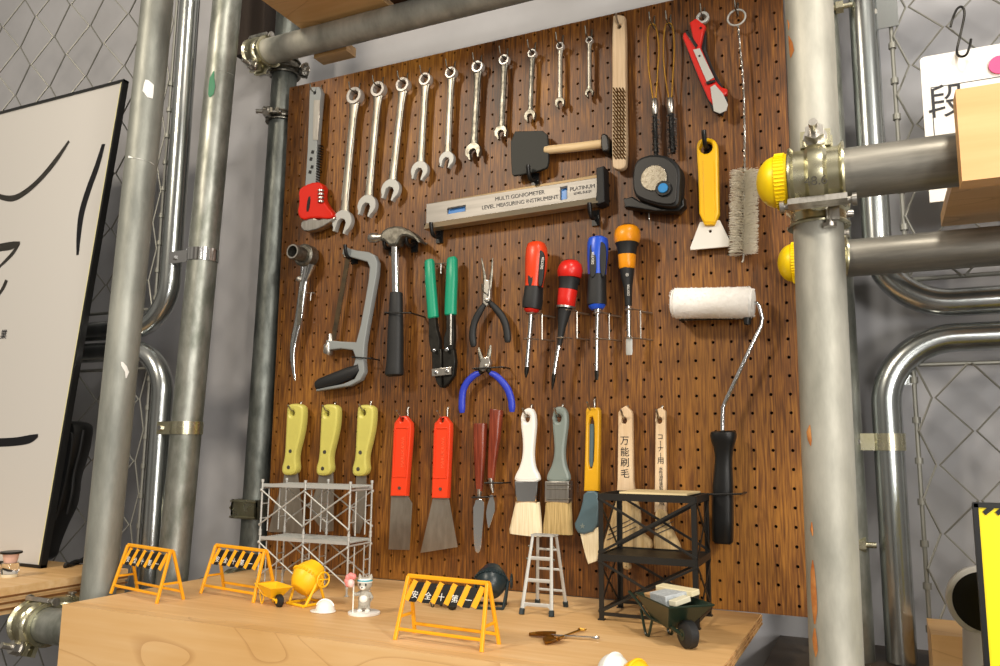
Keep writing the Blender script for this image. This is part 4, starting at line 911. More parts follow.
putty('pale yellow-handled putty knife with the widest blade, leftmost of three', ph(0), (294.7, 413.5), [(290.4, 451.2), (288.6, 467.3)], [(285, 471), (297.5, 471), (299, 483), (304.5, 533), (268.5, 532), (275, 505), (283, 484)], 'wire peg hook holding the leftmost yellow-handled putty knife')
putty('pale yellow-handled putty knife with a clipped blade, middle of three', [(u, v) for u, v in ph(34.3, .5)], (329.2, 414), [(324.7, 452), (322.7, 468.5)], [(319.5, 471), (333, 471), (334, 490), (333.5, 531), (324, 532), (312.5, 517), (311, 503), (317.5, 486)], 'wire peg hook holding the middle yellow-handled putty knife')
putty('pale yellow-handled putty knife with a narrow pointed blade, rightmost of three', [(u, v) for u, v in ph(70.2, 1)], (365.4, 413.2), [(360.4, 452.5), (358.2, 469)], [(356.5, 472), (366.5, 472), (366.4, 500), (364.3, 520), (359.8, 533.5), (354, 533), (351.7, 520), (355.5, 500)], 'wire peg hook holding the rightmost yellow-handled putty knife')
def rscraper(label, O, hole, ri, blade, rivet, hk):
    d = .016; q = at(*hole, d); t = thing('paint_scraper', label, 'scraper', (q.x, -d, q.z))
    MB().plate([px(blade, d)], d, .0014, .0003).build('blade', blade_m, t)
    MB().plate([px(O, d), circ(px([hole], d)[0], .0036, 14)], d, .012, .002).build('handle', orange_red, t)
    fr = MB(); fr.plate([px(ri, d), [((x-c_[0])*.84+c_[0], (z-c_[1])*.95+c_[1]) for c_ in [(sum(a for a, b in px(ri, d))/len(ri), sum(b for a, b in px(ri, d))/len(ri))] for x, z in px(ri, d)]], d+.0065, .002, .0005); fr.build('raised_border', orange_red, t)
    c_ = at(*rivet, d+.006); MB().sweep([c_, c_+Vector((0, -.0012, 0))], .0026, n=14, ref=(0, 0, 1)).build('rivet', steel_dull, t)
    cu = (ri[0][0]+ri[2][0])/2; vtext(t, 'MARUKAWA', cu, (ri[0][1]+ri[-1][1])/2, d+.0064, .0085, mat('red_lettering', '#e8603c', .4), math.radians(-90))
    hang('pin', hole[0], hole[1]-1.5, d, hk, 0)
    return t
rscraper('orange-red handled scraper with a narrow straight blade', [(401, 416.6), (407, 416), (412.6, 423), (413, 430), (409.5, 475), (408, 495.8), (392, 495.8), (393.5, 470), (395.3, 430), (396, 423)], (403.4, 420), [(397.3, 427), (411, 427), (408.3, 477), (394.6, 477)], [(391.5, 494), (407, 494), (412.3, 503.4), (409.6, 550), (388.6, 549.4)], (399.5, 488), 'wire peg hook holding the narrow orange-red scraper')
rscraper('orange-red handled scraper with a wide flared blade', [(441.5, 417), (446.5, 416.4), (452, 423.5), (452.2, 430), (450.2, 475), (449, 498), (433.2, 498), (434, 470), (435.2, 430), (436, 423.5)], (443.4, 420.5), [(437, 427.5), (450.6, 427.5), (448.8, 478), (435.2, 478)], [(433.5, 496), (448.5, 496), (457.7, 547), (420.5, 553)], (440.5, 489), 'wire peg hook holding the wide orange-red scraper')

# ================================================================ PALETTE KNIVES
def pknife(label, hpts, neck, blade, keeper, kl):
    d = .016; q = at(hpts[0][0], hpts[0][1], d); t = thing('palette_knife', label, 'palette knife', (q.x, -d, q.z))
    psw(MB(), hpts, d, n=18, p=3, flat=.7).build('handle', red_wood, t); psw(MB(), neck, d, n=12).build('ferrule', steel, t)
    MB().plate([chaikin(px(blade, d), 1)], d+.002, .0016, .0004).build('blade', chrome, t); band_hook(*keeper, .026, kl)
pknife('palette knife with red-brown wooden handle and long rounded blade', [(480.5, 423.5, 13.2), (480.5, 425, 14), (480, 450, 12.5), (479.6, 475, 9), (479.4, 491, 6.5)], [(479.4, 489, 6), (479.2, 498, 4), (479.2, 503, 3)],
       [(474, 500), (484.5, 499), (485, 510), (482.4, 540), (481.5, 550), (478.5, 553.5), (475.2, 550), (474, 530)], (472, 497.5, 488, 497), 'black wire keeper across the long-bladed palette knife')
pknife('palette knife with red-brown wooden handle and small leaf-shaped blade', [(496.8, 409.5, 13), (496.6, 411, 14), (494.5, 440, 11.5), (492, 465, 8.5), (491, 480, 7)], [(491, 478, 6.4), (491.5, 486, 4.6), (493, 493, 2)],
       [(492.5, 490), (496.6, 508), (493, 519), (489.3, 530.5), (487.3, 520), (486.6, 510)], (485, 483, 503, 483), 'black wire keeper across the leaf-bladed palette knife')

# ================================================================ PAINT BRUSHES
def pbrush(label, O, hole, hm, fer, brist, bm_, hk, ferm=steel):
    d = .017; q = at(*hole, d); t = thing('paint_brush', label, 'paint brush', (q.x, -d, q.z))
    MB().plate([chaikin(px(O, d), 2), circ(px([hole], d)[0], .0045, 18, .006)], d, .012, .004).build('handle', hm, t)
    MB().plate([px(fer, d)], d, .017, .002).build('ferrule', ferm, t)
    mb = MB(); psw(mb, brist, d, n=30, p=3.2, th=.016, plane=True); mb.build('bristles', bm_, t)
    hang('pin', hole[0], hole[1]-1.5, d, hk); return t
t = pbrush('white-handled paint brush with cream bristles', [(526.5, 408), (533, 408), (536.3, 414), (537, 425), (535.5, 440), (534.2, 455), (535.8, 468), (540.5, 476), (540.5, 482), (515.2, 482), (515.5, 476), (521, 466), (523.8, 453), (523.5, 438), (521.5, 425), (522, 414)], (527.8, 418.5), white_p,
           [(516.5, 481), (540, 481), (538.5, 502.5), (518, 502.5)], [(528, 501, 22.5), (527.6, 508, 25), (526.8, 520, 29), (526, 531, 32.5), (525.8, 535, 31)], cream, 'wire peg hook holding the white-handled brush', ferm=chrome)
t = pbrush('grey-handled paint brush with tan bristles', [(557, 406.5), (564, 406.5), (568.3, 412), (569, 423), (566.5, 440), (565.2, 455), (567, 467), (570.6, 475), (570.6, 482), (547.5, 482), (547.5, 475), (552.5, 466), (555.4, 453), (554.6, 438), (553, 423), (553.4, 412)], (559.2, 418.3), grey_h,
           [(546.8, 480.8), (571, 480.8), (570.8, 503), (546.4, 502)], [(558.6, 501, 24.4), (558.5, 512, 26), (558, 525, 28.5), (558, 534, 29.5)], tanb, 'wire peg hook holding the grey-handled brush')
rb = MB()
for v in (485, 489, 499): a, b = at(547, v, .0262), at(570.8, v, .0262); rb.sweep([a, b], .0006, n=6)
rb.build('ferrule_bead', steel_dull, t)
# ---- yellow and slate brush
d = .017; q = at(593, 450, d)
t = thing('caulking_scraper', 'ochre and slate-blue handled brush with an angled cream blade, left of the black rack', 'scraper', (q.x, -d, q.z))
MB().plate([px([(588, 408), (599, 407.6), (600.6, 411), (600, 450), (599.4, 491), (585, 491), (586.3, 450), (587, 411)], d), chaikin(px([(590, 417.5), (595, 416.8), (595.6, 440), (594.4, 468), (589.2, 469), (589.5, 440)], d), 1)], d, .012, .002).build('handle', yell_ochre, t)
MB().plate([px([(589.4, 424), (594.6, 424), (593.8, 467), (589.2, 467)], d-.002)], d-.002, .005, .001).build('slot_insert', slate, t)
MB().plate([chaikin(px([(585, 490.5), (599.6, 490.5), (600.5, 505), (598.5, 530), (580.5, 535.5), (574.6, 525), (578.5, 518), (583, 505)], d), 1)], d, .013, .003).build('lower_body', slate, t)
MB().plate([px([(580.5, 533), (598.5, 527), (601, 545), (597, 561), (588.7, 564), (585, 552)], d)], d, .006, .001).build('blade', cream, t)
q2 = at(582.5, 526.5, .0245); vtext(t, '★', 582.5, 526.5, .0237, .010, grey_h)
hang('pin', 591.5, 411, d, 'wire peg hook holding the ochre-handled brush')
# ---- wooden brushes with printed characters
def wbr(label, O, hole, head, lines, hk, tilt_chars, wraps):
    d = .017; q = at(*hole, d); t = thing('wooden_paint_brush', label, 'paint brush', (q.x, -d, q.z))
    MB().plate([px(O, d), circ(px([hole], d)[0], .004, 16, .005)], d, .009, .0015).build('handle', pale_wood, t)
    for hh in head:
        mb = MB(); mb.plate([chaikin(px(hh, d), 2)], d, .016, .006); mb.build('bristles', woodb, t)
    wr = MB()
    for a, b in wraps:
        a_, b_ = at(*a, d+.0085), at(*b, d+.0085); wr.sweep([a_+Vector((0, .006, 0)), a_, b_, b_+Vector((0, .006, 0))], .0007, n=6)
    wr.build('thread_binding', ink_grey, t)
    for ch, u, v, s_ in tilt_chars:
        vtext(t, ch, u, v, d+.0048, s_, ink)
    hang('pin', hole[0], hole[1]-1.5, d, hk)
wbr('pale wooden brush printed with four large characters, its bristles behind the black rack', [(619, 412.5), (621.5, 409), (626.5, 405.8), (632, 411), (633, 414), (633.8, 480), (636.5, 500), (617, 500), (618.3, 480)], (625, 420.5),
    [[(617, 496), (636.5, 496), (641.5, 512), (640.5, 530), (654, 541), (651, 551), (640, 555), (628, 556), (632, 566), (630, 570), (623, 569), (620, 553), (604, 552), (603, 546), (609, 528), (614, 508)]],
    None, 'wire peg hook holding the wide pale wooden brush', [('万', 624.6, 441, .0135), ('能', 624.8, 452.5, .0135), ('刷', 624.9, 463, .0135), ('毛', 625, 474, .0135)], [((608, 535), (637, 521)), ((607, 540), (636, 527)), ((609, 530), (630, 520))])
wbr('slim pale wooden brush printed with small vertical lettering, behind the black rack', [(656.3, 412.5), (658.5, 409), (661, 407.8), (666, 411), (666.7, 480), (666.5, 512), (655, 512), (655.5, 480)], (660, 420.5),
    [[(655, 508), (666, 508), (668, 518), (673, 530), (684, 552), (672, 555), (655, 553), (653.5, 540), (656, 525)]],
    None, 'wire peg hook holding the slim pale wooden brush', [('コ', 660.3, 437, .009), ('|', 660.4, 443, .008), ('ナ', 660.5, 449, .009), ('|', 660.6, 455, .008), ('用', 660.7, 461, .010)]+[(c_, 660.9+.05*i, 469+4.0*i, .0058) for i, c_ in enumerate('水性油性塗料')]+[('大', 662, 497, .008), ('阪', 662, 503, .008)], [((655, 530), (672, 522)), ((654.5, 535), (673, 527))])

# ================================================================ MINIATURES ON THE SHELF
def local_root(name, label, cat, x, y, rot=0., z=SZ, group=None, s=1.):
    t = thing(name, label, cat, (x, y, z), group, rot); t.scale = (s, s, s); return t
LB = dict(local=True)
tag_ch = ['安', '全', '十', '第', '一']
def barricade(label, u, v, rot, wdt=.116):
    q = onz(u, v, SZ); t = local_root('toy_barricade', label, 'toy barricade', q.x, q.y, rot, group='miniature safety barricades')
    H_, D_, r = .0668, .040, .0021; W2 = wdt/2
    def leg(x, s_): MB().sweep([(x*1.0, s_*D_/2, 0), (x*.93, s_*.002, H_)], r, n=8, p=4).build('leg', toy_y, t, **LB)
    for x in (-W2, W2):
        for s_ in (-1, 1): leg(x, s_)
    MB().sweep([(-W2*.95, 0, H_), (W2*.95, 0, H_)], r*1.15, n=8, p=4).build('top_rail', toy_y, t, **LB)
    mb = MB()
    for x in (-W2, W2): f_ = .36; mb.sweep([(x*.975, -D_/2*(1-f_), H_*f_), (x*.975, D_/2*(1-f_), H_*f_)], r*.75, n=8, p=4)
    for s_ in (-1, 1): f_ = .17; mb.sweep([(-W2*.99, s_*D_/2*(1-f_), H_*f_), (W2*.99, s_*D_/2*(1-f_), H_*f_)], r*.85, n=8, p=4)
    mb.build('stretcher', toy_y, t, **LB)
    # slanting face panel just under the rail
    def fp(x, f_, o=0.): return Vector((x, -(D_/2*f_+.001)-o, H_*(1-f_)))       # f_ 0 at rail, 1 at ground
    pn = MB()
    for k in range(6):
        x0 = -W2*.86+k*W2*.315; a, b = fp(x0+.007, .06), fp(x0-.001, .38); pn.sweep([a, b], .0034, .0008, n=6, p=5, ref=(0, 1, 0))
    a, b = fp(-W2*.9, .40), fp(W2*.84, .40)
    pn.build('slat', toy_y, t, **LB)
    fn = (fp(0, .06)-fp(0, .38)).cross(Vector((1, 0, 0))).normalized()
    if fn.y > 0: fn = -fn
    for k in range(5):
        x0 = -W2*.72+k*W2*.315+.0005
        a, b, w = fp(x0+.0065, .08, .0012), fp(x0-.001, .39, .0012), .0046
        tg = MB(); vs = [tg.bm.verts.new(p_) for p_ in (a+Vector((-w, 0, 0)), a+Vector((w, 0, 0)), b+Vector((w, 0, 0)), b+Vector((-w, 0, 0)))]
        vb = [tg.bm.verts.new(v_.co-fn*.0008) for v_ in vs]
        tg.bm.faces.new(vs); tg.bm.faces.new(vb[::-1])
        for i in range(4): tg.bm.faces.new((vs[i], vb[i], vb[(i+1) % 4], vs[(i+1) % 4]))
        o = tg.build('sign_tag', black_p, t, smooth=0, **LB)
        c_ = a.lerp(b, .66)+fn*.0004; up_ = (fp(0, .06)-fp(0, .38)).normalized(); M = Matrix((Vector((1, 0, 0)), up_, fn)).transposed().to_4x4(); M.translation = c_
        MB().text(tag_ch[k], M, .0088, .00015).build('character', toy_w, o, smooth=0, **LB)
    return t
barricade('yellow toy safety barricade at the far left end of the shelf', 146.5, 596.5, -.2, .120)
barricade('yellow toy safety barricade between the left one and the toy scaffold', 238, 596, -.17, .118)
barricade('large-looking yellow toy safety barricade in front, centre of the shelf', 446.5, 642, -.04, .110)

# silver scaffold
def tube(mb, a, b, r, n=8): mb.sweep([a, b], r, n=n)
t = local_root('toy_scaffold', 'silver miniature scaffold tower of two bays and two levels', 'toy scaffold', -.757, -.162, .03)
XS = [0, .080, .160]; D_ = .058; ZD = [.074, .153]
for x in XS:
    for y in (0, D_):
        mb = MB(); tube(mb, (x, y, 0), (x, y, .1605), .0015); mb.sweep([(x, y, 0), (x, y, .0012)], .0036, n=10)
        for z in (.010, .078, .083, .158): mb.sweep([(x, y, z), (x, y, z+.004)], .0023, n=8)
        mb.build('post', alu, t, **LB)
for x in XS:
    mb = MB()
    for z0 in (0, .079):
        tube(mb, (x, .016, z0+.004), (x, .016, z0+.068), .0011); tube(mb, (x, D_-.016, z0+.004), (x, D_-.016, z0+.068), .0011)
        tube(mb, (x, 0, z0+.070), (x, D_, z0+.070), .0014)
        for z in (.024, .046): tube(mb, (x, 0, z0+z), (x, .016, z0+z), .001); tube(mb, (x, D_-.016, z0+z), (x, D_, z0+z), .001)
    mb.build('end_frame', alu, t, **LB)
for y in (0, D_):
    for k in (0, 1):
        for z0 in (.006, .084):
            mb = MB(); yy = y+(-.002 if y == 0 else .002)
            tube(mb, (XS[k], yy, z0+.062), (XS[k+1], yy, z0+.010), .0012, 6); tube(mb, (XS[k], yy-.002, z0+.010), (XS[k+1], yy-.002, z0+.062), .0012, 6)
            for x_, z_ in ((XS[k], .062), (XS[k+1], .010), (XS[k], .010), (XS[k+1], .062)): mb.ball((x_, yy, z0+z_), .0024, n=8)
            mb.build('cross_brace', alu, t, **LB)
for zd in ZD:
    mb = MB(); mb.box((.080, D_/2, zd), (.158, D_-.008, .0014))
    for y in (.001, D_-.001): mb.box((.080, y, zd), (.158, .0022, .005))
    for k in range(9): mb.box((.080, .006+k*(D_-.012)/8, zd+.001), (.156, .0008, .0012))
    mb.build('deck', alu, t, smooth=0, **LB)

# cement mixers
def mixer(label, x, y, rot, m, s=1., tilt=.75, m2=None):
    t = local_root('toy_cement_mixer', label, 'toy mixer', x, y, rot, s=s); m2 = m2 or m
    ax = Vector((math.sin(tilt), 0, math.cos(tilt))); c = Vector((0, 0, .032))
    MB().sweep([c+ax*a for a in (-.019, -.018, -.011, -.002, .004, .010, .019, .0195)], [.010, .0125, .0175, .0205, .0205, .018, .0115, .0115], n=28, ref=(0, 1, 0)).build('drum', m, t, **LB)
    MB().sweep([c+ax*.0195, c+ax*.0198], [.0098, .0098], n=20, ref=(0, 1, 0)).build('drum_mouth', black_p, t, **LB)
    g = MB(); sd = ax.cross(Vector((0, 1, 0)))
    for k in range(30): a_ = 2*PI*k/30; dd = sd*math.cos(a_)+Vector((0, 1, 0))*math.sin(a_); g.box(c+ax*.001+dd*.0212, (.0022, .0022, .003), Matrix.Rotation(tilt, 3, 'Y'))
    g.build('ring_gear', m, t, smooth=0, **LB)
    f = MB()
    for s_ in (-1, 1):
        tube(f, (-.015, s_*.017, .001), (0, s_*.022, .032), .0018); tube(f, (.015, s_*.017, .001), (0, s_*.022, .032), .0018)
    tube(f, (-.018, -.017, .0018), (-.018, .017, .0018), .0018); tube(f, (.016, -.019, .0018), (.016, .019, .0018), .0018)
    tube(f, (-.018, -.017, .0018), (.016, -.017, .0018), .0018); tube(f, (-.018, .017, .0018), (.016, .017, .0018), .0018)
    f.build('stand', m2, t, **LB)
    w = MB(); cc_ = Vector((.004, -.026, .032)); w.sweep([cc_+Vector((math.cos(a_)*.009, 0, math.sin(a_)*.009)) for a_ in [2*PI*k/20 for k in range(20)]], .0011, n=6, closed=True)
    for k in range(3): a_ = 2*PI*k/3; w.sweep([cc_, cc_+Vector((math.cos(a_)*.009, 0, math.sin(a_)*.009))], .0008, n=5)
    w.sweep([cc_, (.0, -.02, .032)], .001, n=6); w.build('hand_wheel', m2, t, **LB)
    return t
q = onz(307, 604, SZ); mixer('bright yellow toy cement mixer in front of the silver scaffold', q.x, q.y, 1.3, toy_y2, 1.08)
q = onz(491, 607, SZ); mixer('dark slate toy cement mixer behind the right end of the front barricade', q.x, q.y, 1.9, navy, 1.05)

# wheelbarrows
def barrow(label, x, y, rot, m, s=1., frame=None, bricks=False, tyre=None):
    t = local_root('toy_wheelbarrow', label, 'toy wheelbarrow', x, y, rot, s=s, group='miniature wheelbarrows'); frame = frame or m
    tr = MB(); TB = [(-.054, -.013, .021), (-.020, -.013, .017), (-.020, .013, .017), (-.054, .013, .021)]; TT = [(-.070, -.025, .047), (.008, -.028, .045), (.008, .028, .045), (-.070, .025, .047)]
    vb = [tr.bm.verts.new(p_) for p_ in TB]; vt = [tr.bm.verts.new(p_) for p_ in TT]; C_ = Vector((-.037, 0, .05))
    vti = [tr.bm.verts.new(C_+(Vector(p_)-C_)*.95) for p_ in TT]; vbi = [tr.bm.verts.new(Vector(p_)*1.0+Vector((0, 0, .0015))) for p_ in TB]
    tr.bm.faces.new(vb[::-1]); tr.bm.faces.new(vbi)
    for i in range(4):
        j = (i+1) % 4; tr.bm.faces.new((vb[i], vb[j], vt[j], vt[i])); tr.bm.faces.new((vt[i], vt[j], vti[j], vti[i])); tr.bm.faces.new((vti[i], vti[j], vbi[j], vbi[i]))
    tr.build('tray', m, t, smooth=20, **LB)
    MB().sweep([Vector(p_) for p_ in TT], .0012, n=6, closed=True).build('tray_rim', m, t, **LB)
    for s_ in (-1, 1):
        MB().sweep(sm([(.0, s_*.006, .014), (-.02, s_*.011, .020), (-.056, s_*.015, .022), (-.078, s_*.018, .036), (-.098, s_*.019, .044)], 4), .0017, n=8).build('handle', frame, t, **LB)
        MB().sweep(sm([(-.052, s_*.014, .022), (-.058, s_*.015, .004), (-.062, s_*.015, .0014), (-.067, s_*.015, .004), (-.075, s_*.016, .028)], 4), .0016, n=8).build('leg', frame, t, **LB)
    MB().sweep([(0, -.0078, .0145), (0, -.0045, .0145), (0, .0045, .0145), (0, .0078, .0145)], [.010, .0145, .0145, .010], n=30, ref=(0, 0, 1)).build('tyre', tyre or black_r, t, **LB)
    MB().sweep([(0, -.0095, .0145), (0, .0095, .0145)], .0022, n=10, ref=(0, 0, 1)).sweep([(0, -.0084, .0145), (0, .0084, .0145)], .006, n=16, ref=(0, 0, 1)).build('hub', frame, t, **LB)
    MB().sweep([(-.03, -.012, .021), (0, -.008, .0145)], .0018, n=8).sweep([(-.03, .012, .021), (0, .008, .0145)], .0018, n=8).build('fork', frame, t, **LB)
    return t
q = onz(691, 650, SZ); br_ = -.80; bx, by = q.x-.004, q.y+.006
barrow('dark green toy wheelbarrow loaded with planks and blocks, right front of the shelf', bx, by, br_, dkgreen, 1.0)
Rz = Matrix.Rotation(br_, 4, 'Z')
def in_barrow(name, lab, c, size, rot, m, cat, group=None):
    M = Matrix.Translation((bx, by, SZ)) @ Rz; mb = MB(); mb.box((0, 0, 0), size, Matrix.Rotation(rot, 3, 'Z') @ Matrix.Rotation(.12, 3, 'X')); bmesh.ops.translate(mb.bm, verts=mb.bm.verts, vec=c); mb.bm.transform(M)
    bmesh.ops.bevel(mb.bm, geom=list(mb.bm.edges), offset=.0006, segments=1, affect='EDGES'); return single(mb, name, m, lab, cat, group, smooth=0)
cinder = mat('cinder_grey', '#b9bfc2', .8, 0, col2='#9ba2a6', scale=300)
wdp = mat('toy_plank', '#cfa877', .7, 0, col2='#b98f5e', scale=60)
in_barrow('toy_block', 'pale tan toy block lying at the back of the loaded green wheelbarrow', (-.056, .002, .0445), (.026, .034, .010), 0, wdp, 'block')
in_barrow('toy_block', 'long tan and white toy block on top at the rear of the wheelbarrow load', (-.040, .012, .054), (.052, .014, .006), .35, mat('cream_block', '#d8cda8', .7), 'block')
in_barrow('toy_block', 'big light grey toy block in the middle of the wheelbarrow load', (-.034, -.001, .048), (.030, .034, .012), .1, cinder, 'block')
in_barrow('toy_block', 'small cream toy block at the front of the wheelbarrow load', (-.012, -.002, .0475), (.010, .026, .006), .35, mat('cream_block2', '#d2cdb4', .7), 'block')
q = onz(452, 610, SZ); barrow('tiny dark toy wheelbarrow seen through the front barricade', q.x, q.y, -.35, dkgreen, .5)
q = onz(279, 607, SZ); barrow('small yellow toy wheelbarrow beside the yellow mixer', q.x, q.y, -.42, toy_y2, .56, toy_y2)

# helmets
def helmet(label, x, y, rot, m, s=1., star=None):
    t = local_root('toy_helmet', label, 'toy helmet', x, y, rot, s=s, group='miniature hard hats')
    MB().dome((0, 0, .002), (0, 0, 1), .0125, .0135, n=28, k=8).build('shell', m, t, **LB)
    b = MB(); o = [(math.cos(a)*.0138*(1.55 if math.cos(a) < 0 and abs(math.sin(a)) < .8 else 1)**.8, math.sin(a)*.0135) for a in [2*PI*k/40 for k in range(40)]]
    b.plate([chaikin(o, 1)], 0, .0016, .0005, Matrix.Translation((0, 0, .0012))); b.build('brim', m, t, **LB)
    r_ = MB(); r_.sweep([(math.cos(a)*.0128, 0, .002+math.sin(a)*.0138) for a in [PI*.15+PI*.7*k/12 for k in range(13)]], .0012, n=6); r_.build('ridge', m, t, **LB)
    if star: 
        MB().sweep([(-.0108, -.004, .007), (-.0125, -.0046, .0072)], .0028, n=5, ref=(0, 0, 1)).build('badge', star, t, **LB)
    return t
q = onz(325, 612, SZ); helmet('white toy hard hat lying in front of the yellow mixer', q.x, q.y, .3, toy_w, 1.0)
q = onz(614, 676, SZ); helmet('white toy hard hat with yellow badge at the bottom edge of the photo', q.x, q.y, 1.2, toy_w, 1.3, toy_y2)
q = onz(637, 682, SZ); helmet('yellow toy hard hat at the bottom edge, right of the white one', q.x, q.y, -2.0, toy_y2, 1.25)

# cat figurine
def fuse(mb, vox, m, name, parent, it=6):
    me = bpy.data.meshes.new('f'); mb.bm.to_mesh(me); mb.bm.free(); o = bpy.data.objects.new('f', me); COL.objects.link(o)
    r = o.modifiers.new('r', 'REMESH'); r.mode = 'VOXEL'; r.voxel_size = vox; k = o.modifiers.new('s', 'SMOOTH'); k.iterations = it; k.factor = .5
    dg = bpy.context.evaluated_depsgraph_get(); dg.update(); m2 = bpy.data.meshes.new_from_object(o.evaluated_get(dg)); bpy.data.objects.remove(o); bpy.data.meshes.remove(me)
    m2.name = name; m2.materials.clear(); m2.materials.append(m); m2.shade_smooth(); ob = bpy.data.objects.new(name, m2); COL.objects.link(ob); ob.parent = parent; ORG[ob.name] = Vector(); return ob
q = onz(364, 614, SZ); t = local_root('animal_figurine', 'small grey and white animal figurine with headband, holding a staff, on a round white base', 'figurine', q.x, q.y, .35)
MB().sweep([(0, 0, 0), (0, 0, .0004), (0, 0, .0028), (0, 0, .0034)], [.0198, .0205, .0205, .0196], n=40).build('base', toy_w, t, **LB)
b = MB()
b.sweep([(0, 0, .008), (0, 0, .012), (0, 0, .020), (0, 0, .027), (0, -.0005, .030)], [.0055, .0078, .0080, .0062, .0045], n=16)
b.ball((0, -.001, .0375), .0098, n=18, sz=.9); b.ball((-.0005, -.0085, .0350), .0048, n=12, sz=.8)
for s_ in (-1, 1):
    b.sweep([(s_*.0042, 0, .012), (s_*.0050, -.0005, .0065), (s_*.005, -.002, .0038)], [.0036, .0032, .0034], n=10)
    b.sweep([(s_*.0068, .002, .044), (s_*.0078, .0015, .0500)], [.0034, .0008], n=8)
b.sweep([(-.0055, -.001, .027), (-.0095, -.005, .0245), (-.0118, -.008, .0262)], [.0026, .0023, .0026], n=10)
b.sweep([(.0055, -.001, .027), (.0095, -.003, .0225), (.0110, -.005, .0205)], [.0026, .0023, .0027], n=10)
b.sweep([(0, .006, .012), (.003, .012, .012), (.006, .015, .017)], [.0022, .002, .0015], n=8)
fuse(b, .0007, toy_grey, 'body', t)
MB().dome((0, -.0045, .0195), (0, -1, .05), .0056, .0044, n=18).build('white_belly', toy_w, t, **LB)
MB().ball((0, -.0112, .0342), .0038, n=14, sz=.75).build('muzzle', toy_w, t, **LB)
MB().ball((0, -.0150, .0355), .0010, n=8).build('nose', black_p, t, **LB)
e = MB(); e.ball((-.0038, -.0104, .0380), .0011, n=8, sz=1.5); e.ball((.0038, -.0104, .0380), .0011, n=8, sz=1.5); e.build('eyes', black_p, t, **LB)
hb = MB(); hb.sweep([(0, -.001, .0398), (0, -.001, .0408), (0, -.001, .0440), (0, -.001, .0448)], [.0096, .0100, .0086, .0080], n=28); hb.build('headband', toy_w, t, **LB)
MB().sweep([(0, -.001, .0416), (0, -.001, .0432)], [.0102, .0095], n=28).build('headband_stripe', teal_p, t, **LB)
for s_ in (-1, 1): MB().ball((s_*.005, -.003, .0046), .0036, n=12, sz=.6).build('foot', toy_w, t, **LB)
st = MB(); st.sweep([(-.0125, -.0085, .0034), (-.0125, -.0085, .0420)], .0009, n=8); st.build('staff', toy_w, t, **LB)
pk = MB()
for k in range(5):
    a_ = PI*.30+PI*.24*k; c_ = Vector((-.0160+math.cos(a_)*.0050, -.0092, .0425+math.sin(a_)*.0062)); pk.ball(c_, .0040, n=12)
fuse(pk, .0006, pink_p, 'pink_lobes', t, 3)
MB().ball((-.0155, -.0115, .0395), .0044, n=14, sz=1.2).build('pale_centre', mat('pale_pink', '#f0c9c4', .4), t, **LB)

# step ladder
f1, f2, g1, g2 = [onz(*p_, SZ) for p_ in ((521.5, 614.5), (551.5, 617), (537.5, 604.5), (566, 607))]
T1, T2 = at(534, 536, .118), at(552.5, 535.5, .118); zt = (T1.z+T2.z)/2
cx = (f1+f2+g1+g2)/4; t = thing('toy_stepladder', 'silver miniature stepladder with dark feet, standing left of the black rack', 'toy ladder', (cx.x, cx.y, SZ))
T1.z = T2.z = zt; d1, d2 = T1+Vector((.0015, .010, -.001)), T2+Vector((.0015, .010, -.001))
T1.y -= .004; T2.y -= .004
for a, b in ((f1, T1), (f2, T2), (g1, d1), (g2, d2)):
    MB().sweep([a+Vector((0, 0, .002)), b], [.0024, .0019], [.0014, .0012], n=8, p=5).build('rail', alu, t)
    mb = MB(); mb.sweep([a+Vector((0, 0, .0002)), a+(b-a)*.075], .0034, .0028, n=10, p=4); mb.build('foot', navy, t)
for k, f_ in enumerate((.1, .40, .68)):
    a, b = f1.lerp(T1, f_+.03), f2.lerp(T2, f_+.03); MB().sweep([a, b], .0024, .0011, n=8, p=4).build('step', alu, t)
    a, b = g1.lerp(d1, f_+.13), g2.lerp(d2, f_+.13); MB().sweep([a, b], .0016, .0010, n=8, p=4).build('step', alu, t)
mb = MB()
for a, b in ((f1, T1), (f2, T2)): p_ = a.lerp(b, .15); o = f1.lerp(T1, .15) if b is T2 else f2.lerp(T2, .15); mb.sweep([a.lerp(b, .07), p_.lerp(o, .2)], .001, n=6)
mb.build('corner_brace', alu, t)
MB().box(((T1.x+T2.x)/2+.0008, (T1.y+d1.y)/2, zt+.0008), (T2.x-T1.x+.006, .018, .0022)).build('top_plate', alu, t, smooth=0)
for a, b in ((f1, T1), (f2, T2)):
    for f_ in (.86, .70): p_ = a.lerp(b, f_); s_ = -1 if b is T1 else 1; MB().ball(p_+Vector((s_*.0035, 0, 0)), .0016, n=8).build('hinge_knob', steel_dull, t)

# black two-level rack
t = local_root('toy_rack', 'black miniature steel rack of two levels with crossed braces', 'toy rack', -.2245, -.139, 0.02)
W_, D_, H_ = .1225, .090, .154
for x in (0, W_):
    for y in (0, D_):
        sx, sy = (1 if x == 0 else -1), (1 if y == 0 else -1); mb = MB(); mb.box((x+sx*.0026, y, H_/2), (.0062, .0014, H_)); mb.box((x, y+sy*.0026, H_/2), (.0014, .0062, H_)); mb.box((x+sx*.002, y+sy*.002, .0008), (.008, .008, .0016)); mb.build('post', rackm, t, smooth=0, **LB)
for z in (.0765, H_-.002):
    mb = MB()
    for y in (0, D_): mb.box((W_/2, y, z), (W_, .003, .0085))
    for x in (0, W_): mb.box((x, D_/2, z), (.003, D_, .0085))
    if z < .1: mb.box((W_/2, D_/2, z+.002), (W_-.002, D_-.002, .0015))
    mb.build('shelf_frame', rackm, t, smooth=0, **LB)
mb = MB()
for y in (0, D_): mb.box((W_/2, y, .008), (W_, .0022, .004))
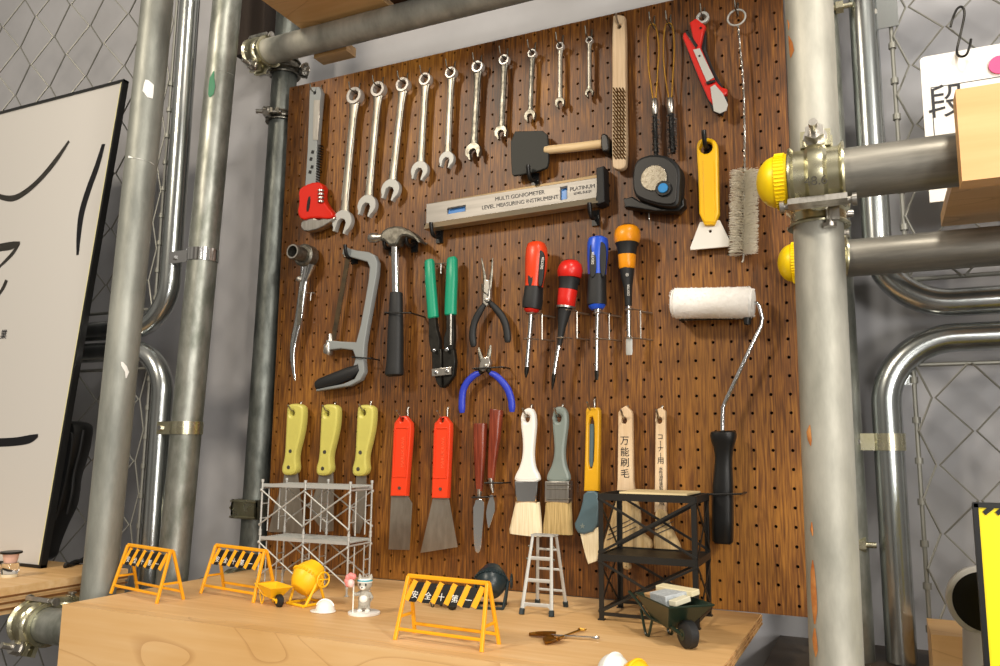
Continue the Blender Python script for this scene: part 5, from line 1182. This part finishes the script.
for x in (0, W_): mb.box((x, D_/2, .010), (.0022, D_, .004))
mb.build('bottom_rail', rackm, t, smooth=0, **LB)
for z0, z1 in ((.010, .072), (.082, .150)):
    for y in (-.001, D_+.001):
        mb = MB(); mb.sweep([(0, y, z0), (W_, y, z1)], .0017, .0008, n=6, p=5); mb.sweep([(0, y, z1), (W_, y, z0)], .0017, .0008, n=6, p=5); mb.build('cross_brace', rackm, t, **LB)
    for x in (-.001, W_+.001):
        mb = MB(); mb.sweep([(x, 0, z0), (x, D_, z1)], .0017, .0008, n=6, p=5, ref=(1, 0, 0)); mb.sweep([(x, 0, z1), (x, D_, z0)], .0017, .0008, n=6, p=5, ref=(1, 0, 0)); mb.build('cross_brace', rackm, t, **LB)
single(MB().box((-.2215+.066, -.139+.045, SZ+H_+.0038), (.086, .082, .0022)), 'toy_plywood_sheet', mat('balsa', '#d8c496', .6), 'thin pale sheet of wood lying on top of the black rack', 'wood sheet', smooth=0)

# shovels
def shovel(label, ua, ub, mh, ms, wdt, grip):
    a, b = onz(*ua, SZ+.003), onz(*ub, SZ+.003); dr = (b-a).normalized(); si = Vector((-dr.y, dr.x, 0)); t = thing('toy_shovel', label, 'toy shovel', (a.x, a.y, SZ))
    L_ = .030; mb = MB(); rows = []
    for i in range(7):
        f_ = i/6; w = wdt*(math.sin(min(1, f_*1.6)*PI/2)**.7)*(1 if f_ < .9 else .85)+.0006; row = []
        for j in range(7):
            s_ = j/3-1; row.append(mb.bm.verts.new(a+dr*(L_*f_)+si*(w*s_)+Vector((0, 0, -.002+.0035*s_*s_+.0012*f_))))
        rows.append(row)
    for i in range(6):
        for j in range(6): mb.bm.faces.new((rows[i][j], rows[i+1][j], rows[i+1][j+1], rows[i][j+1]))
    bmesh.ops.solidify(mb.bm, geom=list(mb.bm.faces), thickness=.0006); mb.build('scoop', mh, t)
    MB().sweep([a+dr*L_*.85, b-dr*.008], .0013, n=8).build('shaft', ms, t)
    g = MB(); g.sweep([b-dr*.009, b-dr*.004+si*.004, b+si*.004, b-si*.004, b-dr*.004-si*.004], .0010, n=6, closed=True); g.build('grip', grip, t)
shovel('brass-coloured toy shovel lying on the shelf, its handle pointing up and right', (545, 643), (583, 629), brass, brass, .010, brass)
shovel('toy shovel with silver shaft lying beside the brass one', (529, 634), (599, 638), brass, chrome, .009, chrome)

# ================================================================ LEFT: POSTER, JAR, BLACK CASE, CABLE
zb = -.2835
Pb = onplane(44, 564, Vector((0, -.205, 0)), Vector((0, 1, 0))); Pb = Vector((-1.187, -.205, zb)); lean = math.atan2(.080, .87)
Nn = Vector((0, -math.cos(lean), -math.sin(lean)*-1)).normalized(); upv = Vector((0, math.sin(lean), math.cos(lean))); Nn = Vector((0, -math.cos(lean), math.sin(lean)))
top = onplane(131, 78, Pb, Nn); HT = (top-Pb).dot(upv); WD = .75
t = thing('leaning_poster', 'big white framed poster with black brush lines leaning at the left edge', 'poster', Pb)
def pp(x, h, o=0): return Pb+Vector((x, 0, 0))+upv*h+Nn*o
def slab(mb, x0, x1, h0, h1, o0, o1):
    vs = [mb.bm.verts.new(pp(x, h, o)) for o in (o0, o1) for x, h in ((x0, h0), (x1, h0), (x1, h1), (x0, h1))]
    for f in ((3, 2, 1, 0), (4, 5, 6, 7), (0, 1, 5, 4), (1, 2, 6, 5), (2, 3, 7, 6), (3, 0, 4, 7)): mb.bm.faces.new([vs[i] for i in f])
    return mb
slab(MB(), -WD, -.004, .004, HT-.004, -.003, .0).build('sheet', sign_w, t, smooth=0)
fr = MB(); slab(fr, -.005, .0, 0, HT, -.009, .003); slab(fr, -WD, 0, HT-.005, HT, -.009, .003); slab(fr, -WD, 0, 0, .005, -.009, .003); slab(fr, -WD, -.002, .002, HT-.002, -.009, -.005); fr.build('black_frame', black_p, t, smooth=0)
slab(MB(), -.0085, -.005, .004, HT-.005, 0, .0022).build('cream_inner_edge', mat('cream_edge', '#d9d3a4', .5), t, smooth=0)
def stroke(pts, m=ink, nm='brush_line'):
    pts = sm(pts, 5); mb = MB(); vs = []
    P3 = [onplane(u, v, Pb+Nn*.0006, Nn) for u, v, w in pts]
    for i, (q_, (u, v, w)) in enumerate(zip(P3, pts)):
        tn = (P3[min(i+1, len(P3)-1)]-P3[max(i-1, 0)]).normalized(); sd = tn.cross(Nn)*rad(q_, w*1.7); vs.append((mb.bm.verts.new(q_+sd), mb.bm.verts.new(q_-sd)))
    for i in range(len(vs)-1): mb.bm.faces.new((vs[i][0], vs[i+1][0], vs[i+1][1], vs[i][1]))
    bmesh.ops.solidify(mb.bm, geom=list(mb.bm.faces), thickness=.0004); mb.build(nm, m, t)
stroke([(-14, 188, 3), (0, 196.5, 3), (14, 198, 4), (28, 190, 4), (42, 177, 4), (56, 160, 4), (69, 141, 2)], ink_grey)
stroke([(103.5, 144, 3), (97, 166, 4.5), (89, 188, 5), (82, 211, 5), (79, 232, 4), (77.5, 255, 2)], ink)
stroke([(-12, 250, 5), (0, 247.5, 5), (12, 245.5, 5), (20, 243, 2)], ink_grey); stroke([(19, 244, 2), (12, 254, 3), (0, 266, 2), (-10, 274, 2)], ink_grey); stroke([(6.5, 280, 3), (3, 288, 3), (-3, 297, 2)], ink_grey)
stroke([(-14, 443, 5), (0, 442.5, 5), (16, 441.5, 5), (30, 439, 5), (38, 435.5, 2)], ink)
c_ = onplane(3.5, 335, Pb+Nn*.001, Nn); M = Matrix((Vector((1, 0, 0)), upv, Nn)).transposed().to_4x4(); M.translation = c_
MB().text('業', M, .020, .0002).build('character', ink, t, smooth=0)
# glass jar
zS = -.284; q = onz(9, 577, zS)
t = thing('glass_jar', 'small clear glass tumbler with a pink neck and black rim at the left edge', 'jar', q)
g_ = mat('clear_glass', '#ffffff', .05, trans=1., ior=1.45)
MB().sweep([q+Vector((0, 0, z)) for z in (0, .001, .005)], [.012, .0125, .0118], n=24).build('foot', mat('cream_foot', '#d9cdb0', .3), t)
MB().sweep([q+Vector((0, 0, z)) for z in (.005, .012, .021, .022)], [.0118, .0132, .0125, .012], n=24).build('glass_body', g_, t)
MB().sweep([q+Vector((0, 0, z)) for z in (.0222, .024, .036)], [.009, .0095, .0118], n=24).build('pink_neck', mat('pink_neck', '#d9b0a0', .4), t)
MB().sweep([q+Vector((0, 0, z)) for z in (.0362, .0368, .039, .0395)], [.0155, .016, .016, .0155], n=24).build('rim', black_p, t)
# black case leaning behind the poster
t = thing('black_case', 'black curved plastic case standing behind the poster beside the left post', 'case', Vector((-1.09, -.13, zS)))
def cz(pts, y): return [(lambda p_: (p_.x, p_.z))(at(u, v, -y)) for u, v in pts]
MB().plate([chaikin(cz([(48, 425), (62, 421), (80, 421), (85.5, 425), (83, 445), (79, 460), (73, 478), (72, 492), (69, 508), (60, 525), (52, 545), (48, 560), (36, 562), (36, 500)], -.135), 2)], .135, .045, .01).build('shell', black_p, t)
MB().plate([chaikin(cz([(54, 440), (66, 432), (74, 432), (68, 470), (60, 505), (52, 530)], -.16), 2)], .159, .004, .001).build('inner_panel', black_r, t)
MB().sweep([at(u, v, .14) for u, v in sm([(83.5, 430), (80, 450), (74, 474), (72, 492), (67, 514)], 4)], .003, n=8).build('rib', black_r, t)
cb_ = MB(); q = onz(62, 566, zS); P = [q+Vector((.012*math.cos(a)+.03*a/12, .035*math.sin(a*.7)+.02, .004+.003*math.sin(a*2.3))) for a in [k*.35 for k in range(40)]]
cb_.sweep(P, .003, n=8); single(cb_, 'power_cable', black_r, 'black cable coiled on the left shelf beside the post', 'cable')
cb2 = MB(); P = [Vector((-.945-.02*math.sin(k*.9), -.23+.0055*k, -.318+.006*math.sin(k*1.7))) for k in range(34)]
cb2.sweep(P, .0055, n=8); single(cb2, 'power_cable', black_r, 'black cable running low behind the left edge of the miniature shelf', 'cable')
coupler((-.925, -.02, SHZ+.012), (1, 0, 0), (-.2, -.6, 1), 'zinc clamp low behind the left rear corner of the miniature shelf', w=.03)

# ================================================================ RIGHT: HANGING SIGN, S HOOK, YELLOW SIGN, WHITE STAND, BLOCK
ys = .004
c0, c1 = at(919.5, 58, -ys), at(924.5, 141, -ys)
t = thing('hanging_sign', 'white sign with a black frame and bold character hanging on the right fence', 'sign', (c0.x, ys, c1.z-.06))
O = [(c0.x, c0.z-.004), (c0.x+.002, c0.z-.001), (c0.x+.006, c0.z), (c0.x+.21, c0.z), (c0.x+.21, c0.z-.20), (c0.x, c0.z-.20)]
MB().plate([O], -ys, .003, .0006).build('panel', toy_w, t)
k0, k1 = at(930.5, 88, -ys), at(933.5, 146, -ys); x0, x1, z0, z1 = k0.x, k0.x+.16, k0.z-.085, k0.z
MB().plate([[(x0, z0), (x1, z0), (x1, z1), (x0, z1)], [(x0+.001, z0+.001), (x1-.001, z0+.001), (x1-.001, z1-.001), (x0+.001, z1-.001)]], -ys+.0018, .0005, .0001).build('frame_line', ink, t, smooth=0)
q = at(944, 101, -ys); M = Matrix.Translation((q.x+.004, ys-.0022, q.z-.004)) @ Matrix(((1, 0, 0, 0), (0, 0, -1, 0), (0, 1, 0, 0), (0, 0, 0, 1)))
MB().text('段', M, .048, .0003).build('character', ink, t, smooth=0)
q = at(999, 66, -ys); MB().sweep([Vector((q.x, ys-.003, q.z)), Vector((q.x, ys-.005, q.z))], .012, n=20, ref=(0, 0, 1)).build('pink_mark', mat('pink_mark', '#e2558a', .5), t)
sh_ = MB(); P = [at(u, v, dd) for u, v, dd in sm([(950.5, 27, .005), (953, 18, .002), (957, 9, -.012), (962, 7, -.02), (964.5, 14, -.02), (961, 32, -.012), (957, 50, -.004), (959, 56, .006), (966, 55, .012), (970, 45, .014), (971, 39, .014)], 5)]
sh_.sweep(P, .0016, n=8); single(sh_, 'wire_hook', dark_m, 'dark S-shaped wire hook holding the white sign on the fence', 'hook')
q = at(973, 503, .26)
t = thing('yellow_sign', 'yellow sign board with black edge and hatching at the lower right corner', 'sign', (q.x+.1, -.26, -.34))
hh = q.z+.34
MB().box((q.x+.15, -.26, q.z-hh/2), (.296, .005, hh-.004)).build('panel', mat('sign_yellow', '#f2d90b', .45), t, smooth=0)
eb = MB(); eb.box((q.x+.0015, -.26, q.z-hh/2), (.0045, .009, hh)); eb.box((q.x+.15, -.26, q.z-.0015), (.3, .009, .0045)); eb.build('black_edge', black_p, t, smooth=0)
ht = MB()
for k in range(7): ht.sweep([(q.x+.008+.010*k, -.2632, q.z-.009), (q.x+.015+.010*k, -.2632, q.z-.003)], .0021, .0004, n=6, p=5)
ht.build('hatching', black_p, t)
q = at(984, 600, .12)
t = thing('white_stand', 'white round stand with a black disc, half hidden behind the yellow sign', 'stand', (q.x, -.12, -.34))
R_ = (at(984, 600, .12)-at(984, 565, .12)).length
MB().sweep([q+Vector((0, -.012, 0)), q+Vector((0, -.011, 0)), q+Vector((0, -.002, 0)), q+Vector((0, .0, 0))], [R_*.97, R_, R_, R_*.9], n=48, ref=(0, 0, 1)).build('white_rim', toy_w, t)
MB().sweep([q+Vector((0, -.0118, 0)), q+Vector((0, -.0128, 0))], R_*.84, n=48, ref=(0, 0, 1)).build('black_disc', black_p, t)
MB().sweep([(q.x+.004, -.12, -.339), (q.x+.004, -.12, -.33), (q.x+.004, -.12, q.z-R_*.85)], [.036, .030, .026], n=32).build('neck', toy_w, t)
a_ = at(929, 627, .03)
single(MB().box((a_.x+.03, -.02, (a_.z-.34)/2), (.06, .10, a_.z+.339)), 'pine_block', ply_f, 'orange pine block standing on the dark surface left of the yellow sign', 'block', smooth=0)
